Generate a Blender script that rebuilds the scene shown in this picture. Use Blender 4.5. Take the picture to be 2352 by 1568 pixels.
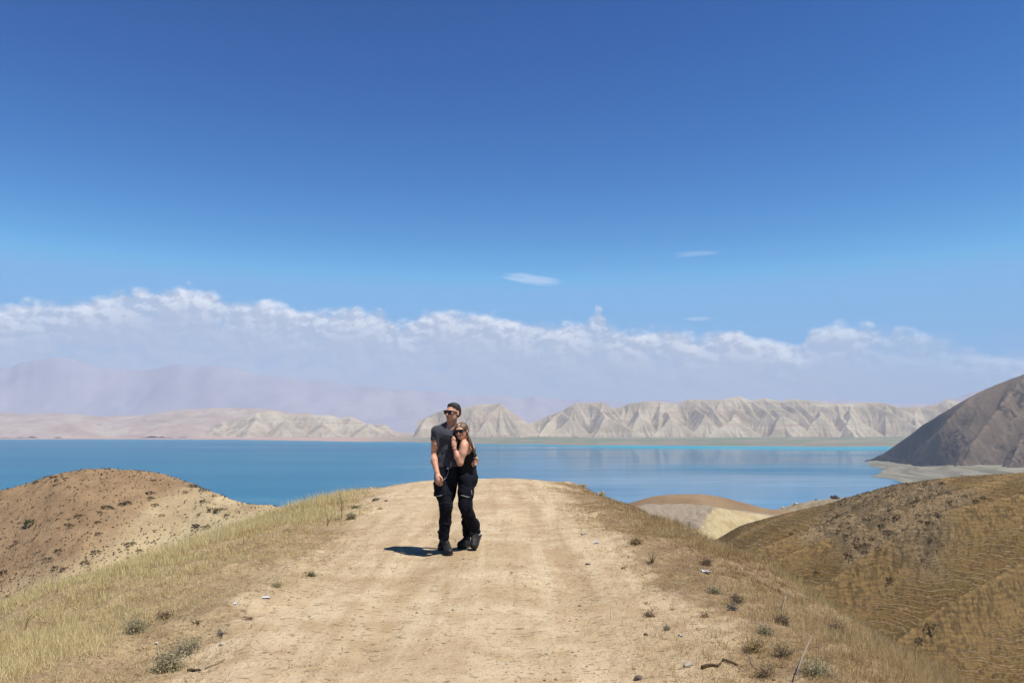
import bpy, math, random
import numpy as np
from mathutils import Vector

for _o in list(bpy.data.objects):
    bpy.data.objects.remove(_o)
scene = bpy.context.scene
COL = scene.collection
rng = np.random.default_rng(7)
random.seed(7)

# ------------------------------------------------------------------ camera
EYE = 1.65                       # the photographer's eye above the track
PITCH = math.atan(176.0 / 1829.0)
cam_data = bpy.data.cameras.new("camera")
cam_data.lens = 28.0
cam_data.sensor_width = 36.0
cam_data.clip_start = 0.05
cam_data.clip_end = 60000.0
cam = bpy.data.objects.new("camera", cam_data)
cam.location = (0, 0, EYE)
cam.rotation_euler = (math.pi / 2 + PITCH, 0, 0)
COL.objects.link(cam)
scene.camera = cam

# ------------------------------------------------------------------ sun, exposure
SUN = Vector((0.355, -0.200, 0.857)).normalized()
sun_el = math.asin(SUN.z)
sun_az = math.atan2(SUN.x, SUN.y)
sl = bpy.data.lights.new("sun", 'SUN')
sl.energy = 5.0
sl.angle = math.radians(0.53)
sl.color = (1.0, 0.95, 0.87)
so = bpy.data.objects.new("sun", sl)
so.rotation_euler = SUN.to_track_quat('Z', 'Y').to_euler()
so.location = (30, -30, 60)
COL.objects.link(so)
scene.view_settings.view_transform = 'Standard'
scene.view_settings.look = 'None'
scene.view_settings.exposure = 0.55
scene.view_settings.gamma = 1.0
scene.view_settings.use_curve_mapping = False
scene.render.engine = 'CYCLES'
scene.cycles.max_bounces = 8
scene.cycles.diffuse_bounces = 3
scene.cycles.glossy_bounces = 3
scene.cycles.volume_bounces = 1
scene.cycles.transparent_max_bounces = 8
scene.cycles.sample_clamp_indirect = 6.0
try:
    scene.cycles.use_denoising = True
    scene.cycles.denoiser = 'OPENIMAGEDENOISE'
    scene.cycles.denoising_input_passes = 'RGB_ALBEDO_NORMAL'
    scene.cycles.denoising_prefilter = 'ACCURATE'
except Exception:
    pass

# ------------------------------------------------------------------ image measure -> world
F_D = 1829.0                     # focal length in pixels of a 2352 px wide print


def ray(u, v):
    """direction of a point of the 2352x1568 print"""
    w = (784.0 - np.asarray(v, float)) / F_D
    rx = (np.asarray(u, float) - 1176.0) / F_D
    ry = math.cos(PITCH) - w * math.sin(PITCH)
    rz = math.sin(PITCH) + w * math.cos(PITCH)
    return rx, ry, rz


def P(u, v, y):
    rx, ry, rz = ray(u, v)
    return np.array([rx / ry * y, y + 0 * rx, EYE + rz / ry * y])


def PS(u, v, y):                 # same, from pixels of the 2500 px wide original
    return P(np.asarray(u) / 1.06293, np.asarray(v) / 1.06293, y)


ALBEDO = 0.80


# ------------------------------------------------------------------ node helpers
class NT:
    def __init__(self, tree):
        self.t = tree
        tree.nodes.clear()

    def n(self, typ, **kw):
        nd = self.t.nodes.new(typ)
        for k, val in kw.items():
            setattr(nd, k, val)
        return nd

    def put(self, sock, val):
        if val is None:
            return
        if isinstance(val, bpy.types.NodeSocket):
            self.t.links.new(val, sock)
        else:
            if isinstance(val, (tuple, list)) and len(val) == 3 and sock.type == 'RGBA':
                val = (*val, 1)
            sock.default_value = val

    def math(self, op, a, b=None, c=None, clamp=False):
        nd = self.n('ShaderNodeMath', operation=op, use_clamp=clamp)
        self.put(nd.inputs[0], a)
        self.put(nd.inputs[1], b)
        if c is not None:
            self.put(nd.inputs[2], c)
        return nd.outputs[0]

    def mix(self, f, a, b, blend='MIX'):
        nd = self.n('ShaderNodeMix', data_type='RGBA', blend_type=blend)
        self.put(nd.inputs[0], f)
        self.put(nd.inputs[6], a)
        self.put(nd.inputs[7], b)
        return nd.outputs[2]

    def mixf(self, f, a, b):
        nd = self.n('ShaderNodeMix', data_type='FLOAT')
        self.put(nd.inputs[0], f)
        self.put(nd.inputs[2], a)
        self.put(nd.inputs[3], b)
        return nd.outputs[0]

    def noise(self, vec, scale, detail=4, rough=0.55, dist=0.0):
        nd = self.n('ShaderNodeTexNoise')
        self.put(nd.inputs['Vector'], vec)
        nd.inputs['Scale'].default_value = scale
        nd.inputs['Detail'].default_value = detail
        nd.inputs['Roughness'].default_value = rough
        nd.inputs['Distortion'].default_value = dist
        return nd.outputs['Fac']

    def voro(self, vec, scale, feature='F1'):
        nd = self.n('ShaderNodeTexVoronoi', feature=feature)
        self.put(nd.inputs['Vector'], vec)
        nd.inputs['Scale'].default_value = scale
        return nd

    def ramp(self, f, lo, hi, a=0.0, b=1.0):
        nd = self.n('ShaderNodeMapRange', interpolation_type='SMOOTHSTEP')
        self.put(nd.inputs[0], f)
        nd.inputs[1].default_value = lo
        nd.inputs[2].default_value = hi
        nd.inputs[3].default_value = a
        nd.inputs[4].default_value = b
        return nd.outputs[0]

    def pos(self):
        return self.n('ShaderNodeNewGeometry').outputs['Position']

    def scale(self, vec, s):
        nd = self.n('ShaderNodeMapping')
        self.put(nd.inputs['Vector'], vec)
        nd.inputs['Scale'].default_value = s
        return nd.outputs[0]

    def sep(self, vec):
        nd = self.n('ShaderNodeSeparateXYZ')
        self.put(nd.inputs[0], vec)
        return nd.outputs

    def attr(self, name, out='Fac'):
        return self.n('ShaderNodeAttribute', attribute_name=name).outputs[out]

    def bump(self, h, strength, dist, normal=None):
        nd = self.n('ShaderNodeBump')
        self.put(nd.inputs['Height'], h)
        nd.inputs['Strength'].default_value = strength
        nd.inputs['Distance'].default_value = dist
        self.put(nd.inputs['Normal'], normal)
        return nd.outputs[0]

    def out(self, color, rough=0.9, normal=None, spec=0.2, **kw):
        b = self.n('ShaderNodeBsdfPrincipled')
        if isinstance(color, bpy.types.NodeSocket):
            k_ = self.n('ShaderNodeHueSaturation')           # overall calibration of the reflectances
            k_.inputs['Value'].default_value = ALBEDO
            self.put(k_.inputs['Color'], color)
            color = k_.outputs[0]
        self.put(b.inputs['Base Color'], color)
        self.put(b.inputs['Roughness'], rough)
        self.put(b.inputs['Normal'], normal)
        b.inputs['Specular IOR Level'].default_value = spec
        for k, val in kw.items():
            self.put(b.inputs[k.replace('_', ' ')], val)
        o = self.n('ShaderNodeOutputMaterial')
        self.t.links.new(b.outputs[0], o.inputs[0])
        return b


def new_mat(name):
    m = bpy.data.materials.new(name)
    m.use_nodes = True
    return m, NT(m.node_tree)


def plain(name, color, rough=0.8, spec=0.3, vary=0.15, scale=30.0, bump=0.0, **kw):
    """one colour with uneven tone and a fine surface"""
    m, t = new_mat(name)
    tc = t.n('ShaderNodeTexCoord').outputs['Object']
    n1 = t.noise(tc, scale, 4)
    f = t.ramp(n1, 0.3, 0.7)
    lo = tuple(c * (1 - vary) for c in color)
    hi = tuple(min(1, c * (1 + vary)) for c in color)
    nrm = t.bump(t.noise(tc, scale * 4, 3), bump, 0.01) if bump else None
    t.out(t.mix(f, lo, hi), rough, nrm, spec, **kw)
    return m


# ------------------------------------------------------------------ sky with clouds
world = bpy.data.worlds.new("World")
scene.world = world
world.use_nodes = True
t = NT(world.node_tree)
sky = t.n('ShaderNodeTexSky', sky_type='NISHITA')
sky.sun_disc = False
sky.sun_elevation = sun_el
sky.sun_rotation = sun_az
sky.altitude = 1500.0
sky.air_density = 1.0
sky.dust_density = 0.1
sky.ozone_density = 4.0
SKY_STRENGTH = 0.075
skyc = t.n('ShaderNodeHueSaturation')
skyc.inputs['Saturation'].default_value = 1.12
skyc.inputs['Value'].default_value = 0.93
gam = t.n('ShaderNodeGamma')
gam.inputs[1].default_value = 1.30
t.put(gam.inputs[0], sky.outputs[0])
t.put(skyc.inputs['Color'], gam.outputs[0])
# the camera's steep rendering of blue: each channel's response, the same over the whole sky
K_ = SKY_STRENGTH * 1.464
rgb = t.n('ShaderNodeSeparateColor')
t.put(rgb.inputs[0], skyc.outputs[0])
comb = t.n('ShaderNodeCombineColor')
for i_, (ref_in, ref_out, ex_, top_) in enumerate(((0.12, 0.074, 2.0, 0.19), (0.377, 0.355, 1.55, 0.46), (0.887, 0.765, 1.15, 0.82))):
    v_ = t.math('POWER', t.math('MULTIPLY', rgb.outputs[i_], K_ / ref_in), ex_)
    t.put(comb.inputs[i_], t.math('MINIMUM', t.math('MULTIPLY', v_, ref_out / K_), top_ / K_))
sky_col = comb.outputs[0]
d3 = t.n('ShaderNodeTexCoord').outputs['Generated']
dx, dy, dz = t.sep(d3)
hor = t.math('SQRT', t.math('ADD', t.math('MULTIPLY', dx, dx), t.math('MULTIPLY', dy, dy)))
az = t.math('ARCTAN2', dx, dy)                       # radians from straight ahead
el = t.math('DIVIDE', dz, t.math('MAXIMUM', hor, 0.02))   # tangent of the elevation
# height of the cloud bank's top along the horizon (azimuth, from a 2352 px print)
TOPS = [(0, 703), (80, 692), (170, 690), (230, 676), (300, 664), (400, 662), (490, 668), (520, 689), (570, 688),
        (625, 690), (690, 708), (790, 707), (870, 714), (925, 738), (1000, 714), (1080, 711), (1150, 727),
        (1220, 742), (1345, 742), (1375, 706), (1400, 742), (1450, 758), (1525, 746), (1590, 768), (1650, 758),
        (1695, 749), (1745, 776), (1840, 786), (1865, 755), (1940, 743), (2040, 755), (2352, 812)]
pts = []
for u, v in TOPS:
    rx, ry, rz = ray(u, v)
    pts.append((math.atan2(rx, ry), rz / math.hypot(rx, ry)))
AZ0, AZ1, EL1 = -0.62, 0.62, 0.2
cr = t.n('ShaderNodeValToRGB')
while len(cr.color_ramp.elements) < len(pts):
    cr.color_ramp.elements.new(0.5)
cr.color_ramp.interpolation = 'EASE'
for e, (a, b) in zip(cr.color_ramp.elements, pts):
    e.position = (a - AZ0) / (AZ1 - AZ0)
for e, (a, b) in zip(cr.color_ramp.elements, pts):
    e.color = (b / EL1, b / EL1, b / EL1, 1)
mr = t.n('ShaderNodeMapRange')
t.put(mr.inputs[0], az)
mr.inputs[1].default_value, mr.inputs[2].default_value = AZ0, AZ1
t.put(cr.inputs[0], mr.outputs[0])
top = t.math('MULTIPLY', cr.outputs[0], EL1)
cv = t.n('ShaderNodeCombineXYZ')
t.put(cv.inputs[0], az)
t.put(cv.inputs[1], t.math('MULTIPLY', el, 1.5))
cvec = cv.outputs[0]
n_big = t.noise(cvec, 22, 6, 0.58, 0.3)
n_mid = t.noise(cvec, 60, 5, 0.6, 0.2)
vor = t.voro(cvec, 55, 'SMOOTH_F1')
vor.inputs['Smoothness'].default_value = 0.6
puff = t.math('SUBTRACT', 0.5, vor.outputs['Distance'])
bil = t.math('ADD', t.math('MULTIPLY', t.math('SUBTRACT', n_big, 0.5), 0.022),
             t.math('MULTIPLY', t.math('SUBTRACT', n_mid, 0.5), 0.014))
bil = t.math('ADD', bil, t.math('MULTIPLY', puff, 0.013))
depth = t.math('ADD', t.math('SUBTRACT', top, el), bil)        # >0 inside the bank
edge = t.ramp(depth, -0.004, 0.011)
# the bank thins out downwards into the haze and in a few gaps
thin = t.ramp(depth, 0.012, 0.075, 1.0, 0.92)
gap = t.ramp(n_big, 0.30, 0.55, 0.75, 1.0)
fade = t.ramp(az, 0.26, 0.52, 1.0, 0.55)               # the bank grows faint towards the right
dens = t.math('MULTIPLY', t.math('MULTIPLY', t.math('MULTIPLY', edge, thin), gap), fade, clamp=True)
# sunlit billows against their shaded sides
off = t.n('ShaderNodeVectorMath', operation='ADD')
t.put(off.inputs[0], cvec)
off.inputs[1].default_value = (0.006, 0.009, 0)
n_b2 = t.noise(off.outputs[0], 22, 6, 0.58, 0.3)
n_m2 = t.noise(off.outputs[0], 60, 5, 0.6, 0.2)
rel = t.math('ADD', t.math('SUBTRACT', n_big, n_b2), t.math('MULTIPLY', t.math('SUBTRACT', n_mid, n_m2), 0.6))
lit = t.ramp(rel, -0.09, 0.13)
crest = t.ramp(depth, 0.0, 0.03, 1.0, 0.0)
lit = t.math('ADD', t.math('MULTIPLY', t.math('MULTIPLY', lit, 0.55), t.ramp(depth, 0.01, 0.055, 1.0, 0.15)), t.math('MULTIPLY', t.math('MULTIPLY', crest, 0.42), t.ramp(n_big, 0.44, 0.64, 0.15, 1.0)), clamp=True)
ccol = t.mix(lit, (4.4, 5.1, 6.55), (8.7, 9.1, 9.8))
base = t.mix(dens, sky_col, ccol)


def wisp(base, u, v, wu, wv, tilt, amount, seed):
    rx, ry, rz = ray(u, v)
    a0, e0 = math.atan2(rx, ry), rz / math.hypot(rx, ry)
    da = t.math('SUBTRACT', az, a0)
    de = t.math('SUBTRACT', t.math('SUBTRACT', el, e0), t.math('MULTIPLY', da, tilt))
    sv = t.n('ShaderNodeCombineXYZ')
    t.put(sv.inputs[0], t.math('MULTIPLY', da, 30))
    t.put(sv.inputs[1], t.math('MULTIPLY', de, 190))
    sv.inputs[2].default_value = seed
    nn = t.noise(sv.outputs[0], 1.0, 5, 0.6, 0.5)
    r = t.math('ADD', t.math('POWER', t.math('DIVIDE', da, wu / F_D), 2.0),
               t.math('POWER', t.math('DIVIDE', de, wv / F_D), 2.0))
    body = t.ramp(t.math('ADD', r, t.math('MULTIPLY', t.math('SUBTRACT', 0.5, nn), 2.6)), 0.0, 1.1, 1.0, 0.0)
    return t.mix(t.math('MULTIPLY', body, amount), base, (7.6, 8.2, 9.4))


base = wisp(base, 1222, 642, 72, 13, -0.12, 0.40, 3.1)
base = wisp(base, 1595, 583, 62, 8, 0.03, 0.17, 8.4)
base = wisp(base, 1604, 732, 34, 5, 0.0, 0.26, 5.7)
bg = t.n('ShaderNodeBackground')
t.put(bg.inputs['Color'], base)
bg.inputs['Strength'].default_value = SKY_STRENGTH
wo = t.n('ShaderNodeOutputWorld')
t.t.links.new(bg.outputs[0], wo.inputs[0])


# ------------------------------------------------------------------ numpy noise
def _hash(ix, iy, iz, seed):
    h = (ix * 374761393 + iy * 668265263 + iz * 2147483647 + seed * 1274126177) & 0xFFFFFFFF
    h = ((h ^ (h >> 13)) * 1274126177) & 0xFFFFFFFF
    h = ((h ^ (h >> 16)) * 2246822519) & 0xFFFFFFFF
    return ((h ^ (h >> 15)) & 0xFFFFFF) / float(0xFFFFFF)


def vnoise2(x, y, seed=0):
    x, y = np.broadcast_arrays(np.asarray(x, float), np.asarray(y, float))
    xi, yi = np.floor(x).astype(np.int64), np.floor(y).astype(np.int64)
    fx, fy = x - xi, y - yi
    fx = fx * fx * fx * (fx * (fx * 6 - 15) + 10)
    fy = fy * fy * fy * (fy * (fy * 6 - 15) + 10)
    a, b = _hash(xi, yi, 0, seed), _hash(xi + 1, yi, 0, seed)
    c, d = _hash(xi, yi + 1, 0, seed), _hash(xi + 1, yi + 1, 0, seed)
    return (a + (b - a) * fx) * (1 - fy) + (c + (d - c) * fx) * fy


def fbm2(x, y, octs=4, seed=0, gain=0.5):
    s, amp, tot = 0.0, 1.0, 0.0
    for o in range(octs):
        ca, sa = math.cos(0.7 * o), math.sin(0.7 * o)
        k = 2.0 ** o
        s = s + amp * vnoise2((x * ca - y * sa) * k + 17.3 * o, (x * sa + y * ca) * k - 9.1 * o, seed + o)
        tot += amp
        amp *= gain
    return s / tot


def vnoise3(x, y, z, seed=0):
    xi, yi, zi = (np.floor(a).astype(np.int64) for a in (x, y, z))
    f = [x - xi, y - yi, z - zi]
    f = [a * a * (3 - 2 * a) for a in f]
    r = 0.0
    for i in (0, 1):
        for j in (0, 1):
            for k in (0, 1):
                w = (f[0] if i else 1 - f[0]) * (f[1] if j else 1 - f[1]) * (f[2] if k else 1 - f[2])
                r = r + w * _hash(xi + i, yi + j, zi + k, seed)
    return r


def sstep(a, b, x):
    k = np.clip((x - a) / (b - a), 0, 1)
    return k * k * (3 - 2 * k)


# ------------------------------------------------------------------ mesh helpers
def raw_mesh(name, V, faces=None, quads=None, tris=None, smooth=True):
    """fast mesh from numpy arrays"""
    me = bpy.data.meshes.new(name)
    V = np.asarray(V, np.float32)
    parts, sizes = [], []
    if quads is not None and len(quads):
        parts.append(np.asarray(quads, np.int32).ravel())
        sizes.append(np.full(len(quads), 4, np.int32))
    if tris is not None and len(tris):
        parts.append(np.asarray(tris, np.int32).ravel())
        sizes.append(np.full(len(tris), 3, np.int32))
    idx = np.concatenate(parts)
    sz = np.concatenate(sizes)
    me.vertices.add(len(V))
    me.vertices.foreach_set('co', V.ravel())
    me.loops.add(len(idx))
    me.loops.foreach_set('vertex_index', idx)
    me.polygons.add(len(sz))
    st = np.zeros(len(sz), np.int32)
    st[1:] = np.cumsum(sz)[:-1]
    me.polygons.foreach_set('loop_start', st)
    me.polygons.foreach_set('use_smooth', np.full(len(sz), bool(smooth)))
    me.update(calc_edges=True)
    me.validate()
    return me


def link(name, me, m=None, parent=None, loc=None):
    o = bpy.data.objects.new(name, me)
    COL.objects.link(o)
    if m is not None:
        me.materials.clear()
        me.materials.append(m)
    if parent is not None:
        o.parent = parent
    if loc is not None:
        o.location = loc
    return o


def tag(o, label=None, cat=None, group=None, kind=None):
    if label:
        o['label'] = label
    if cat:
        o['category'] = cat
    if group:
        o['group'] = group
    if kind:
        o['kind'] = kind
    return o


def add_attr(me, name, arr):
    a = me.attributes.new(name, 'FLOAT', 'POINT')
    a.data.foreach_set('value', np.asarray(arr, np.float32).ravel())


def grid_faces(nx, ny):
    i = np.arange(nx * ny).reshape(ny, nx)
    return np.stack([i[:-1, :-1], i[:-1, 1:], i[1:, 1:], i[1:, :-1]], -1).reshape(-1, 4)


def grid_obj(name, X, Y, Z, m, attrs=None, kind='structure', label=None):
    ny, nx = X.shape
    me = raw_mesh(name, np.stack([X, Y, Z], -1).reshape(-1, 3), quads=grid_faces(nx, ny))
    for k, a in (attrs or {}).items():
        add_attr(me, k, a)
    o = link(name, me, m)
    tag(o, label, None, None, kind)
    return o
# ================================================================== foreground ridge with the track
def track_edges(y):
    l = -2.0 - 0.10 * np.clip(y - 9, 0, 6) - 0.16 * np.clip(y - 15, 0, 12)
    r = 1.32 - 0.012 * (y - 5) + 0.05 * np.clip(y - 16, 0, 12)
    return l, r


def ridge_z(x, y, micro=True):
    x, y = np.asarray(x, float), np.asarray(y, float)
    y0 = 18.0
    d = np.clip(y - y0, 0, None)
    crest = -0.0047 * np.minimum(d, 45) ** 2 - 0.423 * np.clip(d - 45, 0, None)
    # left: broad shoulder, right: a sharper one
    wl, bl = 2.2, 0.043
    wr, br = 1.75, 0.145
    dl = np.clip(-x - wl, 0, None)
    dr = np.clip(x - wr + 0.012 * (y - 8), 0, None)
    ml, mr = 0.64, 0.70
    tl, tr = ml / (2 * bl), mr / (2 * br)
    zl = np.where(dl < tl, bl * dl ** 2, bl * tl ** 2 + ml * (dl - tl))
    zr = np.where(dr < tr, br * dr ** 2, br * tr ** 2 + mr * (dr - tr))
    z = crest - zl - zr
    xk = x + 0.4
    z = z - np.where(xk < 0, 0.010, 0.036) * np.minimum(np.abs(xk), 6) ** 2 * sstep(9, 25, y)
    z = np.where(z < -70, -70 - (np.abs(z + 70)) * 0.25, z)
    l, r = track_edges(y)
    # the worn track: two shallow wheel ruts and low banks
    xm = (l + r) / 2 + 0.15
    for off in (-0.78, 0.78):
        z = z - 0.028 * np.exp(-((x - xm - off) / 0.26) ** 2) * sstep(26, 14, y)
    if micro:
        out = 1 - sstep(-0.4, 0.3, x - l) * sstep(0.4, -0.3, x - r)
        z = z + (fbm2(x * 0.55, y * 0.55, 3, 3) - 0.5) * (0.10 + 0.22 * out)
        z = z + (fbm2(x * 2.6, y * 2.6, 3, 9) - 0.5) * (0.022 + 0.09 * out)
        z = z + (fbm2(x * 9, y * 7, 2, 19) - 0.5) * (0.010 + 0.03 * out)
    return z


def ground_hit(u, v):
    rx, ry, rz = ray(u, v)
    ys = np.concatenate([np.arange(2.5, 40, 0.02), np.arange(40, 120, 0.2)])
    zs = EYE + rz / ry * ys
    g = ridge_z(rx / ry * ys, ys)
    k = np.argmax(zs <= g)
    if not (zs <= g).any():
        k = np.argmin(zs - g)
    return Vector((rx / ry * ys[k], ys[k], g[k]))


def hitS(u, v):
    return ground_hit(u / 1.06293, v / 1.06293)


def gap_range(a, b, s):
    return np.arange(a, b, s)


gx = np.concatenate([-np.geomspace(130, 13, 50), gap_range(-12.8, -8, 0.16), gap_range(-8, 7.5, 0.075),
                     gap_range(7.5, 12, 0.16), np.geomspace(12.2, 130, 50)])
gy = np.concatenate([gap_range(-40, 1.5, 1.5), gap_range(1.5, 4, 0.15), gap_range(4, 13, 0.078), gap_range(13, 28, 0.12),
                     np.geomspace(28.1, 320, 70)])
GX, GY = np.meshgrid(gx, gy)
GZ = ridge_z(GX, GY)
GZ = np.maximum(GZ, -125)
tl_, tr_ = track_edges(GY)
wob = (fbm2(GX * 0.9, GY * 0.9, 4, 31) - 0.5) * 1.5
TR = sstep(-0.75, 0.45, GX - tl_ + wob) * sstep(0.8, -0.45, GX - tr_ + wob) * sstep(40, 31, GY)
RUT = np.zeros_like(GX)
XM = (tl_ + tr_) / 2 + 0.15
for off in (-0.78, 0.78):
    RUT += np.exp(-((GX - XM - off + 0.25 * (fbm2(GX * 0.3, GY * 0.3, 2, 5) - 0.5)) / 0.30) ** 2)

m_earth, t = new_mat("earth")
p = t.pos()
track = t.attr('track')
rut = t.attr('rut')
big = t.noise(p, 0.55, 4, 0.55, 0.2)
mid = t.noise(p, 2.7, 5, 0.6)
fine = t.noise(p, 22, 5, 0.7)
grain = t.noise(p, 95, 3, 0.7)
sand = t.mix(t.ramp(big, 0.34, 0.66), (0.485, 0.362, 0.215), (0.61, 0.482, 0.310))
sand = t.mix(t.ramp(mid, 0.42, 0.72, 0, 0.75), sand, (0.405, 0.285, 0.155))
sand = t.mix(t.math('MULTIPLY', t.ramp(rut, 0.3, 1.0, 0, 0.7), t.ramp(mid, 0.3, 0.6)), sand, (0.43, 0.31, 0.175))
lane = t.noise(t.scale(p, (3.2, 0.16, 1)), 1.0, 4, 0.6, 0.3)
sand = t.mix(t.ramp(lane, 0.48, 0.64, 0, 0.55), sand, (0.385, 0.270, 0.150))
sand = t.mix(t.ramp(lane, 0.46, 0.34, 0, 0.45), sand, (0.62, 0.50, 0.33))
pale = t.ramp(t.noise(p, 1.3, 4, 0.6), 0.55, 0.75, 0, 0.55)
sand = t.mix(pale, sand, (0.64, 0.52, 0.345))
sand = t.mix(t.ramp(fine, 0.54, 0.78, 0, 0.55), sand, (0.27, 0.175, 0.095))
sand = t.mix(t.ramp(grain, 0.6, 0.82, 0, 0.5), sand, (0.66, 0.56, 0.42))
sand = t.mix(t.ramp(t.noise(p, 46, 3, 0.75), 0.60, 0.72, 0, 0.65), sand, (0.20, 0.13, 0.075))
soil = t.mix(t.ramp(mid, 0.35, 0.65), (0.320, 0.222, 0.124), (0.430, 0.318, 0.180))
gx_s = t.sep(p)[0]
soil = t.mix(t.ramp(gx_s, 0.3, 1.6, 0, 0.75), soil, t.mix(t.ramp(mid, 0.35, 0.65), (0.225, 0.150, 0.084), (0.320, 0.222, 0.124)))
soil = t.mix(t.ramp(fine, 0.42, 0.72, 0, 0.7), soil, (0.165, 0.110, 0.062))
soil = t.mix(t.ramp(grain, 0.55, 0.8, 0, 0.5), soil, (0.48, 0.38, 0.23))
tm = t.math('ADD', track, t.math('MULTIPLY', t.math('SUBTRACT', t.noise(p, 5.0, 6, 0.7), 0.5), 1.1))
col = t.mix(t.ramp(tm, 0.25, 0.75), soil, sand)
fl = t.noise(t.scale(p, (11, 20, 12)), 1.0, 4, 0.75)
col = t.mix(t.ramp(fl, 0.60, 0.68, 0, 0.4), col, (0.165, 0.105, 0.058))
fl2 = t.noise(t.scale(p, (26, 40, 26)), 1.0, 3, 0.75)
col = t.mix(t.ramp(fl2, 0.62, 0.70, 0, 0.42), col, (0.15, 0.098, 0.056))
vp = t.voro(p, 13.0)
peb = t.ramp(vp.outputs['Distance'], 0.10, 0.20, 1.0, 0.0)
peb = t.math('MULTIPLY', peb, t.ramp(t.noise(p, 1.1, 3, 0.6), 0.45, 0.62))
col = t.mix(t.math('MULTIPLY', peb, 0.6), col, (0.60, 0.51, 0.37))
h = t.math('ADD', t.math('MULTIPLY', fine, 0.7), t.math('MULTIPLY', grain, 0.22))
h = t.math('ADD', h, t.math('MULTIPLY', t.noise(p, 8, 4, 0.6), 1.0))
h = t.math('ADD', h, t.math('MULTIPLY', peb, 0.45))
h = t.math('SUBTRACT', h, t.math('MULTIPLY', t.ramp(fl, 0.58, 0.7), 0.5))
t.out(col, 0.95, t.bump(h, 0.85, 0.035), 0.12)

dzx = np.gradient(GZ, axis=1) / np.gradient(GX, axis=1)
dzy = np.gradient(GZ, axis=0) / np.gradient(GY, axis=0)
GN = np.stack([-dzx, -dzy, np.ones_like(dzx)], -1)
GN /= np.linalg.norm(GN, axis=-1, keepdims=True)
quads = grid_faces(len(gx), len(gy))
Vg = np.stack([GX, GY, GZ], -1).reshape(-1, 3)
on = TR.ravel()[quads].mean(1) > 0.5
for nm, sel in (("ground", ~on), ("dirt_track", on)):
    q = quads[sel]
    ids, inv = np.unique(q.ravel(), return_inverse=True)
    me = raw_mesh(nm, Vg[ids], quads=inv.reshape(-1, 4))
    add_attr(me, 'track', TR.ravel()[ids])
    add_attr(me, 'rut', RUT.ravel()[ids])
    me.normals_split_custom_set_from_vertices(GN.reshape(-1, 3)[ids].tolist())
    tag(link(nm, me, m_earth), kind='structure')


# ================================================================== hills near by
def trace(pts, u):
    a = np.array(pts, float)
    return np.interp(u, a[:, 0], a[:, 1])


def smooth1(a, k):
    ker = np.hanning(k + 2)[1:-1]
    ker /= ker.sum()
    return np.convolve(np.pad(a, k // 2 + 1, mode='edge'), ker, 'same')[k // 2 + 1:-(k // 2 + 1)]


def hill_grid(sky, yc_f, u_rng, nu, near, far, ds, slope, rnd, back, smooth_k=9):
    """a hill as a height field: crest heights measured along the skyline, slopes falling to both sides"""
    u = np.linspace(*u_rng, nu)
    if u_rng[1] > 3000:                     # coarser beyond the picture's edge
        u = np.concatenate([np.linspace(u_rng[0], 2500, nu - 60), np.geomspace(2504, u_rng[1], 60)])
    v = smooth1(trace(sky, u), smooth_k)
    yc = yc_f(u) if callable(yc_f) else np.full(nu, float(yc_f))
    crest = P(u, v, yc)
    tt = crest[0] / crest[1]
    dd = np.concatenate([-np.concatenate([np.arange(0, near * 0.72, ds), np.arange(near * 0.72, near, ds * 1.8)])[::-1], np.geomspace(ds, far, 22)])
    D, T = np.meshgrid(dd, tt, indexing='ij')
    Y = yc[None] + D
    X = T * Y
    dn = np.clip(-D, 0, None)
    df = np.clip(D, 0, None)
    sl = slope(T, dn) if callable(slope) else slope
    Z = crest[2][None] - sl * dn * dn / (dn + rnd) - back * df * df / (df + rnd)
    return X, Y, Z, dn, df


# --- bare hill to the left
sky_l = [(-900, 1290), (-500, 1225), (-250, 1185), (-100, 1152), (0, 1127), (60, 1112), (130, 1089), (195, 1078), (260, 1077),
         (340, 1082), (395, 1094), (450, 1115), (500, 1135), (545, 1153), (580, 1157), (610, 1158), (640, 1166), (700, 1190), (800, 1235), (900, 1290)]
X, Y, Z, dn, df = hill_grid(sky_l, lambda u: 82 - 10 * sstep(350, 620, u), (-700, 800), 380, 50, 220, 0.24, 0.60, 7.0, 0.62, 15)
q = X * 0.8 + Y * 0.3
Z = Z + (fbm2(X * 0.06, Y * 0.06, 4, 41) - 0.5) * 2.2 * sstep(0, 14, dn + df)
Z = Z + (fbm2(X * 0.7, Y * 0.7, 4, 42) - 0.5) * 0.30 + (fbm2(X * 2.4, Y * 2.4, 3, 43) - 0.5) * 0.16
LH = (X, Y, Z)
m_lh, t = new_mat("bare_slope")
p = t.pos()
px_, py_, pz_ = t.sep(p)
n0 = t.noise(p, 0.075, 5, 0.6, 0.4)
brown = t.math('ADD', t.math('MULTIPLY', t.math('SUBTRACT', t.math('MULTIPLY', px_, -0.8), pz_), 0.018), n0)
up = t.math('ADD', t.math('ADD', t.math('MULTIPLY', t.math('ADD', pz_, 10.0), 0.09), t.math('MULTIPLY', t.math('ADD', px_, 36.0), -0.034)),
            t.math('MULTIPLY', t.math('SUBTRACT', n0, 0.5), 1.5))
fb = t.ramp(t.math('ADD', up, 0.13), -0.20, 0.40)
cream = t.mix(t.ramp(t.noise(p, 0.6, 5, 0.6), 0.3, 0.7), (0.435, 0.338, 0.190), (0.53, 0.425, 0.25))
br = t.mix(t.ramp(t.noise(p, 0.5, 5, 0.65), 0.3, 0.7), (0.235, 0.152, 0.084), (0.330, 0.222, 0.122))
c = t.mix(fb, cream, br)
vv = t.voro(p, 1.6)
c = t.mix(t.ramp(vv.outputs['Distance'], 0.05, 0.26, 0.55, 0), c, (0.15, 0.105, 0.065))
c = t.mix(t.ramp(t.noise(p, 3.5, 4, 0.7), 0.55, 0.72, 0, 0.5), c, (0.19, 0.14, 0.085))
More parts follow.
